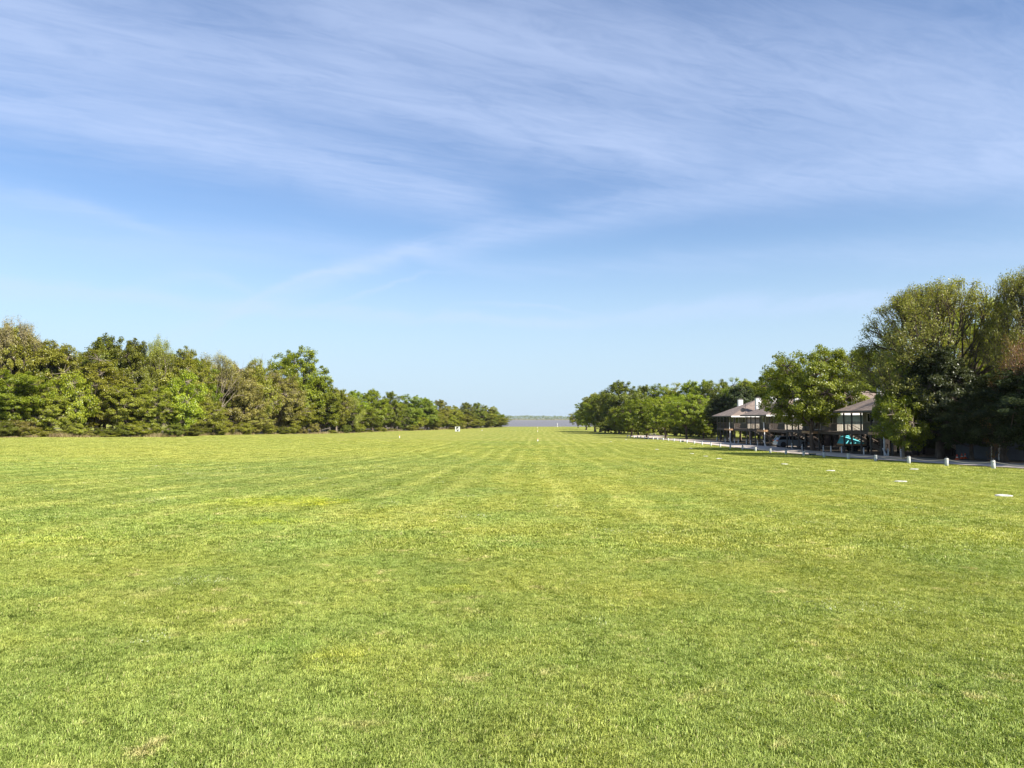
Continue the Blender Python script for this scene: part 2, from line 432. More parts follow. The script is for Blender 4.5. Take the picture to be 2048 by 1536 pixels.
# ------------------------------------------------------------------ tree builders (numpy)
def tubes(P0, P1, R0, R1, n=4):
    P0 = np.asarray(P0, float); P1 = np.asarray(P1, float)
    d = P1 - P0; L = np.linalg.norm(d, axis=1, keepdims=True); d = d / np.maximum(L, 1e-6)
    up = np.where(np.abs(d[:, 2:3]) > 0.9, np.array([[1.0, 0, 0]]), np.array([[0, 0, 1.0]]))
    a = np.cross(d, up); a /= np.linalg.norm(a, axis=1, keepdims=True); c = np.cross(a, d)
    th = np.arange(n) * 2 * np.pi / n
    ring = a[:, None, :] * np.cos(th)[None, :, None] + c[:, None, :] * np.sin(th)[None, :, None]
    V0 = P0[:, None, :] + ring * np.asarray(R0)[:, None, None]
    V1 = P1[:, None, :] + ring * np.asarray(R1)[:, None, None]
    V = np.concatenate([V0, V1], 1).reshape(-1, 3)
    i = np.arange(n); q = np.stack([i, (i + 1) % n, n + (i + 1) % n, n + i], 1)
    Fc = (np.arange(len(P0)) * 2 * n)[:, None, None] + q[None]
    return V, Fc.reshape(-1, 4)
def leaves(rng, C, size, out, upb=0.5, aspect=0.6, jit=0.35):
    """rhombic leaf sprays at points C; out = preferred facing direction"""
    N = len(C)
    nrm = rng.normal(size=(N, 3)) * 0.58 + out * 0.75 + np.array([0, 0, upb]); nrm /= np.linalg.norm(nrm, axis=1, keepdims=True)
    t = rng.normal(size=(N, 3)); a = np.cross(nrm, t); a /= np.linalg.norm(a, axis=1, keepdims=True); b = np.cross(nrm, a)
    s = size * (1 + jit * rng.uniform(-1, 1, size=(N, 1)))
    V = np.stack([C - a * s * .5, C + b * s * .5 * aspect - nrm * s * .08, C + a * s * .5, C - b * s * .5 * aspect - nrm * s * .08], 1).reshape(-1, 3)
    return V, np.arange(N * 4).reshape(-1, 4)

def clump_tree(name, seed, h, wd, skirt, lm, bark, nlobe=16, nclump=16, nleaf=60, leaf=0.28, egg=0.0, flat=0.75, droop=0.0, clr=0.75, twigs=0, sparse=1.0):
    """broadleaf crown: lobes > clumps > leaf sprays; returns (trunk mesh, crown mesh)"""
    rng = np.random.default_rng(seed)
    z0 = skirt; zc = (h + z0) / 2; hz_ = (h - z0) / 2; rw = wd / 2
    # lobe centres
    gold = np.pi * (3 - np.sqrt(5)); i = np.arange(nlobe) + 0.5
    ph = i * gold + rng.uniform(0, 6.28); cz = 1 - 2 * i / nlobe
    cz = cz + rng.normal(size=nlobe) * 0.12
    rr = np.sqrt(np.clip(1 - cz ** 2, 0, 1))
    D = np.stack([rr * np.cos(ph), rr * np.sin(ph), cz], 1)
    rad = rng.uniform(0.50, 0.78, size=nlobe)
    lr = rng.uniform(0.30, 0.46, size=nlobe) * (rw + hz_) / 2
    eggs = 1 - egg * D[:, 2]
    LC = np.stack([D[:, 0] * rad * rw * eggs, D[:, 1] * rad * rw * eggs, zc + D[:, 2] * rad * hz_], 1)
    LC = np.concatenate([LC, [[0, 0, zc]]]); lr = np.append(lr, 0.5 * min(rw, hz_))
    # clumps on lobes
    Cs, Os, Ls = [], [], []
    for c, r_ in zip(LC, lr):
        n = nclump
        v = rng.normal(size=(n, 3)); v /= np.linalg.norm(v, axis=1, keepdims=True)
        k_ = r_ * rng.uniform(0.55, 1.02, size=(n, 1))
        p = c + v * k_ * np.array([1, 1, flat])
        Cs.append(p); Os.append(v); Ls.append(np.repeat(c[None], n, 0))
    Cs = np.concatenate(Cs); Os = np.concatenate(Os); Ls = np.concatenate(Ls)
    # poke-outs: a few clumps beyond the outline
    npk = max(4, nlobe); idx = rng.integers(0, len(Cs), npk)
    ax = np.array([0, 0, zc]); o = Cs[idx] - ax
    pk = ax + o * rng.uniform(1.05, 1.18, size=(npk, 1)); Cs = np.concatenate([Cs, pk]); Os = np.concatenate([Os, Os[idx]]); Ls = np.concatenate([Ls, Ls[idx]])
    keep = (Cs[:, 2] > z0 - 0.3) & (rng.uniform(size=len(Cs)) < sparse); Cs, Os, Ls = Cs[keep], Os[keep], Ls[keep]
    cr = clr * rng.uniform(0.6, 1.25, size=len(Cs))
    N = len(Cs) * nleaf
    ci = np.repeat(np.arange(len(Cs)), nleaf)
    v = rng.normal(size=(N, 3)); v /= np.linalg.norm(v, axis=1, keepdims=True)
    P = Cs[ci] + v * (cr[ci] * rng.uniform(0.1, 1, size=N) ** 0.6)[:, None] * np.array([1, 1, 0.7])
    P[:, 2] -= droop * rng.uniform(0, 1, size=N) ** 2
    P[:, 2] = np.maximum(P[:, 2], 0.05)
    out = P - np.array([0, 0, zc - 0.3 * hz_]); out /= np.linalg.norm(out, axis=1, keepdims=True) + 1e-6
    V, Fc = leaves(rng, P, leaf, out)
    crown = pymesh(name + "_crown", V, Fc, lm)
    # limbs
    A, B, RA, RB = [], [], [], []
    tr = max(0.10, h * 0.022); hb = z0 + (h - z0) * 0.55
    nz = 7; zs = np.linspace(-0.15, hb, nz); bx = np.cumsum(rng.normal(size=nz) * 0.10) * (h / 14); by = np.cumsum(rng.normal(size=nz) * 0.10) * (h / 14)
    bx -= bx[0]; by -= by[0]
    rs = tr * np.linspace(1.0, 0.45, nz); rs[0] *= 1.5
    for k_ in range(nz - 1):
        A.append((bx[k_], by[k_], zs[k_])); B.append((bx[k_ + 1], by[k_ + 1], zs[k_ + 1])); RA.append(rs[k_]); RB.append(rs[k_ + 1])
    V1, F1 = tubes(A, B, RA, RB, 8)
    A, B, RA, RB = [], [], [], []
    for c in LC:
        zb = np.clip(c[2] - rng.uniform(0.25, 0.5) * (h - z0) * 0.5, max(0.9, z0 * 0.6), hb)
        s0 = np.array([np.interp(zb, zs, bx), np.interp(zb, zs, by), zb]); mid = (s0 + c) / 2 + rng.normal(size=3) * 0.3 + np.array([0, 0, -0.2])
        r0 = tr * 0.42
        A += [s0, mid]; B += [mid, c]; RA += [r0, r0 * 0.7]; RB += [r0 * 0.7, r0 * 0.35]
    sel = rng.uniform(size=len(Cs)) < (0.5 if not twigs else 1.0)
    for c, l in zip(Cs[sel], Ls[sel]):
        A.append(l); B.append(c); RA.append(0.045); RB.append(0.015)
    for _ in range(twigs):
        k_ = rng.integers(len(Cs)); p = Cs[k_]; d_ = Os[k_] + np.array([0, 0, 0.5]) + rng.normal(size=3) * 0.3
        A.append(p); B.append(p + d_ * rng.uniform(0.6, 1.3)); RA.append(0.03); RB.append(0.008)
    V2, F2 = tubes(A, B, RA, RB, 4)
    trunk = pymesh(name + "_trunk", np.concatenate([V1, V2]), np.concatenate([F1, F2 + len(V1)]), bark, True)
    return trunk, crown

def branch_tree(name, seed, th, tr, lens, kids, spread, lm, bark, nleaf=14, leaf=0.16, tuft=0.35, first=5, up=0.35, tipfrom=2, leafside=0.5, horiz=0.0):
    """airy crown grown by repeated forking, leaf tufts near the twig ends"""
    rng = np.random.default_rng(seed)
    A, B, RA, RB = [], [], [], []
    zs = np.linspace(-0.15, th, 5); tx = np.cumsum(rng.normal(size=5) * 0.06); tx -= tx[0]
    for k_ in range(4):
        A.append(np.array([tx[k_], 0, zs[k_]])); B.append(np.array([tx[k_ + 1], 0, zs[k_ + 1]])); RA.append(tr * (1.35 if k_ == 0 else 1.05 - 0.05 * k_)); RB.append(tr * (1.0 - 0.05 * k_))
    top = B[-1]; tips = []
    cur = []
    for k_ in range(first):
        a = 2 * np.pi * (k_ + rng.uniform(-.3, .3)) / first; el_ = ([0.35, 0.95, 0.6, 1.15][k_ % 4] + rng.uniform(-.1, .1)) if k_ else 1.45
        d = np.array([np.cos(a) * np.cos(el_), np.sin(a) * np.cos(el_), np.sin(el_)])
        cur.append((top - np.array([0, 0, rng.uniform(0, th * 0.25)]), d, tr * 0.6))
    for lv, (L, nk) in enumerate(zip(lens, kids)):
        nxt = []
        for p, d, r_ in cur:
            Lb = L * rng.uniform(0.75, 1.2)
            q = p
            for s_ in range(2):
                d = d + rng.normal(size=3) * 0.09 + np.array([0, 0, up * 0.18]); d /= np.linalg.norm(d)
                q2 = q + d * Lb / 2
                A.append(q); B.append(q2); RA.append(r_ * (1 - .15 * s_)); RB.append(r_ * (0.85 - .15 * s_)); q = q2
                if lv >= tipfrom: tips.append((q2 - d * Lb * rng.uniform(0, .3), lv))
            for j in range(nk):
                ax = rng.normal(size=3); ax -= ax.dot(d) * d; ax /= np.linalg.norm(ax)
                ang = spread * rng.uniform(0.55, 1.2)
                nd = d * np.cos(ang) + ax * np.sin(ang); nd[2] = nd[2] * (1 - horiz) + up * 0.12; nd /= np.linalg.norm(nd)
                nxt.append((q, nd, r_ * 0.62))
            if lv == len(lens) - 1: tips.append((q, 9))
        cur = nxt
    RA = np.maximum(RA, 0.014); RB = np.maximum(RB, 0.010)
    big = np.array(RA) > 0.1
    A = np.array(A); B = np.array(B)
    V1, F1 = tubes(A[big], B[big], RA[big], RB[big], 8); V2, F2 = tubes(A[~big], B[~big], RA[~big], RB[~big], 4)
    trunk = pymesh(name + "_trunk", np.concatenate([V1, V2]), np.concatenate([F1, F2 + len(V1)]), bark, True)
    P = []
    for c, lv in tips:
        n = nleaf if lv == 9 else int(nleaf * leafside)
        if n: P.append(c + rng.normal(size=(n, 3)) * tuft * np.array([1, 1, 0.7]) * 0.5)
    P = np.concatenate(P); P = P[P[:, 2] > 0.4]
    out = P - np.array([0, 0, th]); out /= np.linalg.norm(out, axis=1, keepdims=True) + 1e-6
    V, Fc = leaves(rng, P, leaf, out)
    return trunk, pymesh(name + "_crown", V, Fc, lm)

# ================================================================== SETTING
def sheet(name, xs, ys, zfun, m):
    X, Y = np.meshgrid(xs, ys); Z = zfun(X, Y)
    V = np.stack([X, Y, Z], -1).reshape(-1, 3)
    nx, ny = len(xs), len(ys)
    i = (np.arange(ny - 1)[:, None] * nx + np.arange(nx - 1)[None]).ravel()
    me = pymesh(name, V, np.stack([i, i + 1, i + nx + 1, i + nx], 1), m, True)
    return tag(meshobj(name, me), kind='structure')
def graded(lim, fine, n):
    t = np.linspace(-1, 1, n); return np.sign(t) * (np.abs(t) * fine + np.abs(t) ** 4 * (lim - fine))
gx_ = graded(2500, 160, 241)
gy_ = np.concatenate([np.arange(-120, 160, 1.5), np.arange(160, 560, 4), np.array([600, 700, 900, 1200])])
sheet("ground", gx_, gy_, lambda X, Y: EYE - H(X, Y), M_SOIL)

# leaf litter under the left wood
M_LITTER = plain("wood_floor", (0.10, 0.080, 0.045), 0.95, 0.4, 0.8, bump=0.4)
V, Fc = [], []
EDX = [-400, 0, 350, 700, 850, 930, 1000, 1012]; EDY = [84, 104, 124, 208, 285, 350, 450, 480]
pxs = np.arange(-400, 1008, 8); prn = np.random.default_rng(3)
for i, px_ in enumerate(pxs):
    y0 = float(np.interp(px_, EDX, EDY)) + prn.uniform(-0.5, 1.3)
    for d_ in (0, 4, 12, 30, 60):
        yy = y0 + d_; xx = (px_ - 1040) / F * y0 - d_ * 1.2
        V.append((xx, yy, gz(xx, yy) + 0.05))
for i in range(len(pxs) - 1):
    for j in range(4): a = i * 5 + j; Fc.append((a, a + 1, a + 6, a + 5))
tag(meshobj("wood_floor", pymesh("wood_floor", V, Fc, M_LITTER, True)), kind='structure')

# lake
m, t = mat("lake_water")
p = t.node('ShaderNodeBsdfPrincipled'); p.inputs['Base Color'].default_value = (0.15, 0.142, 0.145, 1); p.inputs['Roughness'].default_value = 0.55; p.inputs['Specular IOR Level'].default_value = 0.35
pos = t.node('ShaderNodeNewGeometry').outputs['Position']
x, y, z = t.sep(pos)[:3]
n1 = t.noise(t.xyz(t.mul(x, 0.25), t.mul(y, 0.6), 0.0), 1.0, 5, 0.7)
b = t.node('ShaderNodeBump'); b.inputs['Strength'].default_value = 1.0; b.inputs['Distance'].default_value = 0.9
t.l.new(n1, b.inputs['Height']); t.l.new(b.outputs[0], p.inputs['Normal']); t.l.new(p.outputs[0], t.out.inputs[0])
sheet("lake_water", np.linspace(-5000, 5000, 11), np.array([485., 900, 1500, 2600]), lambda X, Y: X * 0 + LAKE_Z, m)

# far shore: low land with a far-off wood on it
FS = 2300
M_SHORE = plain("far_bank", (0.20, 0.18, 0.11), 0.9, 0.3, 0.02)
sheet("far_shore_land", np.linspace(-5000, 5000, 81), np.array([FS - 5., FS + 10, FS + 400, FS + 4000]),
      lambda X, Y: LAKE_Z - 0.5 + np.clip((Y - FS + 5) / 10, 0, 1) * 1.6 + 0 * X, M_SHORE)
rng = np.random.default_rng(5)
N = 26000
tx = rng.uniform(-900, 900, N); ty = FS + 14 + rng.uniform(0, 1, N) * 60
hh = 12.3 + 0.9 * np.sin(tx * 0.021 + 1) + 0.8 * np.sin(tx * 0.11) + 0.7 * rng.normal(size=N) + 0.8 * np.sin(tx * 0.35) - 0.006 * np.clip(tx, -100, 300)
tz = LAKE_Z + 1.0 + hh * rng.uniform(0, 1, N) ** 0.7
P = np.stack([tx, ty, tz], 1)
V, Fc = leaves(rng, P, 2.6, np.tile([[0.3, -0.8, 0.2]], (N, 1)), 0.4)
far_leaf = leafmat("leaf_far", (0.07, 0.10, 0.035), (0.13, 0.165, 0.055), (0.20, 0.20, 0.11), 0.2)
tag(meshobj("far_woods", pymesh("far_woods", V, Fc, far_leaf)), "low hazy green line of woods on the far side of the lake", "woods", kind='stuff')

# ------------------------------------------------------------------ road and drives
M_ROAD = plain("pale_concrete", (0.47, 0.40, 0.33), 0.85, 0.16, 0.9, bump=0.2)
RX0, RX1 = 29.9, 35.8
def strip(name, x0f, x1f, ys, dz, m):
    V, Fc = [], []
    for i, y_ in enumerate(ys):
        for x_ in np.linspace(x0f(y_), x1f(y_), 5): V.append((x_, y_, gz(x_, y_) + dz))
    for i in range(len(ys) - 1):
        for j in range(4): a = i * 5 + j; Fc.append((a, a + 1, a + 6, a + 5))
    return tag(meshobj(name, pymesh(name, V, Fc, m, True)), kind='structure')
ys = np.arange(-40, 214, 1.5)
strip("road", lambda y: RX0 + max(0, (y - 190)) * 0.05, lambda y: RX1 + max(0, y - 190) * 0.4, ys, 0.06, M_ROAD)

M_YARD = plain("leaf_litter", (0.050, 0.040, 0.027), 0.95, 0.4, 1.5, bump=0.4)
strip("yard_ground", lambda y: RX1 + 0.02, lambda y: 66, np.arange(48, 172, 2.0), 0.035, M_YARD)
strip("gravel_drive", lambda y: RX1 + 0.03, lambda y: 42, np.arange(101.4, 107.6, 1.5), 0.045, M_ROAD)

# ------------------------------------------------------------------ grass: blades in tiles, scattered as one stuff object
def tile(name, size, n, L, wdt, seed, lean=0.5):
    rng = np.random.default_rng(seed)
    P = np.zeros((n, 3)); ang = rng.uniform(0, 2 * np.pi, n); rad = size * 0.5 * 1.25 * np.sqrt(rng.uniform(0, 1, n))
    P[:, 0] = rad * np.cos(ang); P[:, 1] = rad * np.sin(ang)
    # tufts: blades crowd round tuft centres and leave small dark gaps
    nt = max(12, n // 26); ta = rng.uniform(0, 2 * np.pi, nt); trd = size * 0.625 * np.sqrt(rng.uniform(0, 1, nt))
    tc_ = np.stack([trd * np.cos(ta), trd * np.sin(ta)], 1); own = rng.integers(0, nt, n)
    loose = rng.uniform(size=n) < 0.42
    rt = size * 0.6 / math.sqrt(nt)
    P[~loose, :2] = tc_[own[~loose]] + rng.normal(size=((~loose).sum(), 2)) * rt * 0.75
    tl = rng.uniform(0, 2 * np.pi, nt); th_ = rng.uniform(0.55, 1.5, nt)
    hx = np.sin(P[:, 0] * 41 / size + seed) * np.sin(P[:, 1] * 37 / size + 2 * seed)
    Ln = L * (0.6 + 0.6 * rng.uniform(size=n) + 0.15 * hx) * np.where(loose, 0.8, th_[own])
    a = np.where(loose, rng.uniform(0, 2 * np.pi, n), tl[own] + rng.normal(size=n) * 0.9); ln = lean * rng.uniform(0.3, 1.5, n)
    dirv = np.stack([np.cos(a), np.sin(a), np.zeros(n)], 1)
    side = np.stack([-np.sin(a + 0.5), np.cos(a + 0.5), np.zeros(n)], 1)
    wd = wdt * rng.uniform(0.6, 1.3, n)[:, None] / 2
    mid = P + dirv * (Ln * ln * 0.35)[:, None] + np.array([0, 0, 1]) * (Ln * 0.55)[:, None]
    tip = P + dirv * (Ln * ln * 0.95)[:, None] + np.array([0, 0, 1]) * (Ln * 0.92 / (1 + 0.35 * ln))[:, None]
    base = P - np.array([0, 0, 0.01])
    V = np.stack([base - side * wd, base + side * wd, mid + side * wd * 0.9, mid - side * wd * 0.9, tip], 1).reshape(-1, 3)
    me = bpy.data.meshes.new(name)
    k = np.arange(n)[:, None] * 5
    q = k + np.array([[0, 1, 2, 3]]); tr_ = k + np.array([[3, 2, 4]])
    me.vertices.add(len(V)); me.vertices.foreach_set('co', V.astype(np.float32).ravel())
    loops = np.concatenate([q, tr_], 1).ravel().astype(np.int32)
    me.loops.add(len(loops)); me.loops.foreach_set('vertex_index', loops)
    me.polygons.add(2 * n)
    st = (np.arange(n)[:, None] * 7 + np.array([[0, 4]])).ravel().astype(np.int32)
    me.polygons.foreach_set('loop_start', st)
    me.polygons.foreach_set('loop_total', np.tile([4, 3], n).astype(np.int32))
    me.update(calc_edges=True); me.materials.append(M_BLADE)
    return me
def in_bed(x, y):
    return (x < RX0 - 0.15)
def scatter(name, step, y0, y1, tiles, seed, label, rmax=None, half=0.80, zoff=0.0):
    rng = np.random.default_rng(seed)
    pts = []
    y = y0
    while y < y1:
        st = step(y) if callable(step) else step
        hw = y * half + 1.6
        xs_ = np.arange(-hw, hw, st)
        px = xs_ + rng.uniform(-.5, .5, len(xs_)) * st; py = y + rng.uniform(-.5, .5, len(xs_)) * st
        ok = in_bed(px, py)
        if y > 85: ok &= rng.uniform(size=len(px)) < np.clip((150 - y) / 65, 0, 1)
        pts.append(np.stack([px[ok], py[ok]], 1)); y += st
    P = np.concatenate(pts); n = len(P)
    e = 0.5
    z = EYE - H(P[:, 0], P[:, 1]); zx = (H(P[:, 0] - e, P[:, 1]) - H(P[:, 0] + e, P[:, 1])); zy = (H(P[:, 0], P[:, 1] - e) - H(P[:, 0], P[:, 1] + e))
    V = np.stack([P[:, 0], P[:, 1], z + zoff], 1).astype(np.float32)
    yaw = rng.uniform(0, 2 * np.pi, n)
    rot = np.zeros((n, 3), np.float32)
    for i in range(n):
        q = Vector((-zx[i], -zy[i], 1)).to_track_quat('Z', 'Y').to_matrix() @ Matrix.Rotation(yaw[i], 3, 'Z')
        rot[i] = q.to_euler()
    me = bpy.data.meshes.new(name); me.vertices.add(n); me.vertices.foreach_set('co', V.ravel())
    a = me.attributes.new('rot', 'FLOAT_VECTOR', 'POINT'); a.data.foreach_set('vector', rot.ravel())
    a = me.attributes.new('sc', 'FLOAT', 'POINT'); a.data.foreach_set('value', rng.uniform(0.85, 1.2, n).astype(np.float32))
    me.materials.append(M_BLADE)
    o = meshobj(name, me)
    cc = bpy.data.collections.new(name + "_tiles")
    for i, tm in enumerate(tiles):
        cc.objects.link(bpy.data.objects.new("grass_tile", tm))
    g = bpy.data.node_groups.new(name + "_nodes", 'GeometryNodeTree')
    g.interface.new_socket('Geometry', in_out='INPUT', socket_type='NodeSocketGeometry')
    g.interface.new_socket('Geometry', in_out='OUTPUT', socket_type='NodeSocketGeometry')
    N_, L_ = g.nodes, g.links
    gi = N_.new('NodeGroupInput'); go = N_.new('NodeGroupOutput')
    ip = N_.new('GeometryNodeInstanceOnPoints'); ci = N_.new('GeometryNodeCollectionInfo')
    ci.inputs['Collection'].default_value = cc; ci.inputs['Separate Children'].default_value = True; ci.inputs['Reset Children'].default_value = True
    na = N_.new('GeometryNodeInputNamedAttribute'); na.data_type = 'FLOAT_VECTOR'; na.inputs[0].default_value = 'rot'
    ns = N_.new('GeometryNodeInputNamedAttribute'); ns.data_type = 'FLOAT'; ns.inputs[0].default_value = 'sc'
    er = N_.new('FunctionNodeEulerToRotation'); ix = N_.new('GeometryNodeInputIndex')
    L_.new(gi.outputs[0], ip.inputs['Points']); L_.new(ci.outputs[0], ip.inputs['Instance'])
    ip.inputs['Pick Instance'].default_value = True
    L_.new(ix.outputs[0], ip.inputs['Instance Index'])
    L_.new([s for s in na.outputs if s.enabled][0], er.inputs[0]); L_.new(er.outputs[0], ip.inputs['Rotation'])
    L_.new([s for s in ns.outputs if s.enabled][0], ip.inputs['Scale'])
    L_.new(ip.outputs[0], go.inputs[0])
    md = o.modifiers.new("grass", 'NODES'); md.node_group = g
    return tag(o, label, "grass", kind='stuff')
near_t = [tile("blades_near", 0.40, 2900, 0.025, 0.0034, s, 0.95) for s in (1, 2, 3, 4, 5, 12)] + [tile("blades_weedy", 0.40, 1900, 0.028, 0.0048, 14, 1.1)]
mid_t = [tile("blades_mid", 1.0, 3400, 0.037, 0.0085, s, 0.8) for s in (6, 7, 8)] + [tile("blades_weedy_mid", 1.0, 2600, 0.040, 0.0105, 15, 1.0)]
far_t = [tile("blades_far", 3.0, 4500, 0.040, 0.022, s, 0.7) for s in (9, 10, 11)]
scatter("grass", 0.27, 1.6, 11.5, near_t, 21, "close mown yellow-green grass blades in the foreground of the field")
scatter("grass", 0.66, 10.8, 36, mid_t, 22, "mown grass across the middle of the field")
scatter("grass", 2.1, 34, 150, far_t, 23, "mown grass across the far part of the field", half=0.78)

# ================================================================== TREES
PROTO = {}
def proto(key, fn, nh, nw, *a, **k):
    tr_, cr_ = fn(key, *a, **k); PROTO[key] = (tr_, cr_, nh, nw)
G_, B_ = M_BARK, M_BARKD
for i, sd in enumerate((11, 12, 13)):
    proto(f"oak{i}", clump_tree, 14, 11, sd, 14, 11, 0.45, LM['green'], B_, nlobe=20, nclump=19, nleaf=120, leaf=0.245, clr=0.74)
for i, sd in enumerate((31, 32, 33)):      # edge-of-wood trees, leafy to the ground, brushy sprays
    proto(f"edge{i}", clump_tree, 14, 9, sd, 14, 9, (0.3, 1.0, 1.7)[i], LM['olive'], G_, nlobe=24, nclump=19, nleaf=110, leaf=0.21, clr=0.63, egg=0.12, twigs=80)
for i, sd in enumerate((41, 42)):          # flat horizontal sprays, brownish
    proto(f"layer{i}", clump_tree, 12, 10, sd, 12, 10, 0.3, LM['brown'], G_, nlobe=26, nclump=18, nleaf=110, leaf=0.19, clr=0.62, egg=0.22, flat=0.6, droop=0.3, twigs=160)
for i, sd in enumerate((51, 52)):          # compact small/bushy
    proto(f"bush{i}", clump_tree, 8, 8, sd, 8, 8, 0.2, LM['vivid'], G_, nlobe=14, nclump=14, nleaf=110, leaf=0.20, clr=0.68, egg=0.15, twigs=40)
for i, sd in enumerate((61, 62)):
    proto(f"cedar{i}", clump_tree, 12, 7, sd, 12, 7, (1.9, 2.3)[i], LM['cedar'], B_, nlobe=28, nclump=26, nleaf=130, leaf=0.19, clr=0.60, egg=0.33, flat=1.1)
proto("airy0", branch_tree, 14, 11, 71, 3.0, 0.22, [2.9, 2.3, 1.9, 1.4, 1.0], [3, 3, 3, 2, 0], 0.52, LM['tan'], G_, nleaf=20, leaf=0.16, tuft=0.55, first=6, up=0.45)
proto("airy1", branch_tree, 13, 10, 72, 2.4, 0.20, [2.6, 2.2, 1.8, 1.4, 1.0], [3, 3, 3, 2, 0], 0.6, LM['olive'], G_, nleaf=26, leaf=0.18, tuft=0.7, first=6, up=0.4)
proto("roadside", clump_tree, 12.5, 13.5, 84, 12.5, 13.5, 2.2, LM['green'], B_, nlobe=24, nclump=30, nleaf=95, leaf=0.21, clr=0.62, twigs=0, egg=-0.16, sparse=0.85)
proto("pecan", branch_tree, 16, 14, 91, 4.2, 0.42, [3.3, 2.8, 2.3, 1.8, 1.3, 0.95], [3, 3, 3, 3, 2, 0], 0.46, LM['olive'], M_BARKD, nleaf=15, leaf=0.165, tuft=0.50, first=9, up=0.26, tipfrom=3, leafside=0.55)
proto("rusty", branch_tree, 9, 9, 92, 2.0, 0.22, [2.2, 1.9, 1.6, 1.2, 0.9], [3, 3, 3, 2, 0], 0.6, LM['rust'], M_TWIG, nleaf=12, leaf=0.15, tuft=0.45, first=6, up=0.1, horiz=0.3)
# measure real extents so that copies can be scaled to the size seen
def extent(me):
    c = np.empty(len(me.vertices) * 3, np.float32); me.vertices.foreach_get('co', c); c = c.reshape(-1, 3)
    r_ = np.percentile(np.hypot(c[:, 0], c[:, 1]), 95)
    return float(np.percentile(c[:, 2], 99.7)), float(2 * r_)
for k_ in PROTO: PROTO[k_] = PROTO[k_][:2] + extent(PROTO[k_][1])

prng = random.Random(77)
LEFT_CLEAR = []
def tree(key, X, Y, h, wd, lm, label, name="leafy_tree", group=None, rz=None, bark=None):
    trk, crn, nh, nw = PROTO[key]
    z = gz(X, Y)
    o = empty(name, (X, Y, z - 0.05), label, "tree", group)
    o.rotation_euler = (0, 0, prng.uniform(0, 6.28) if rz is None else rz)
    o.scale = (wd / nw, wd / nw, h / nh)
    a = meshobj("trunk", trk, o); c = meshobj("crown", crn, o)
    if lm:
        s_ = c.material_slots[0]; s_.link = 'OBJECT'; s_.material = LM[lm]
    if bark:
        s_ = a.material_slots[0]; s_.link = 'OBJECT'; s_.material = bark
    return o
def treepx(key, px, Y, top, wpx, lm, label, **k):
    X = at(px, Y); h = EYE + (HOR - top) * Y / F - gz(X, Y)
    return tree(key, X, Y, h, wpx * Y / F, lm, label, **k)
def ordn(n):
    L = ["first", "second", "third", "fourth", "fifth", "sixth", "seventh", "eighth", "ninth", "tenth", "eleventh", "twelfth", "thirteenth", "fourteenth",
         "fifteenth", "sixteenth", "seventeenth", "eighteenth", "nineteenth", "twentieth", "twenty-first", "twenty-second", "twenty-third", "twenty-fourth",
         "twenty-fifth", "twenty-sixth", "twenty-seventh", "twenty-eighth", "twenty-ninth", "thirtieth"]
    return L[n]
ED = lambda px: float(np.interp(px, [-400, 0, 350, 700, 850, 930, 1000, 1012], [84, 104, 124, 208, 285, 350, 450, 480]))
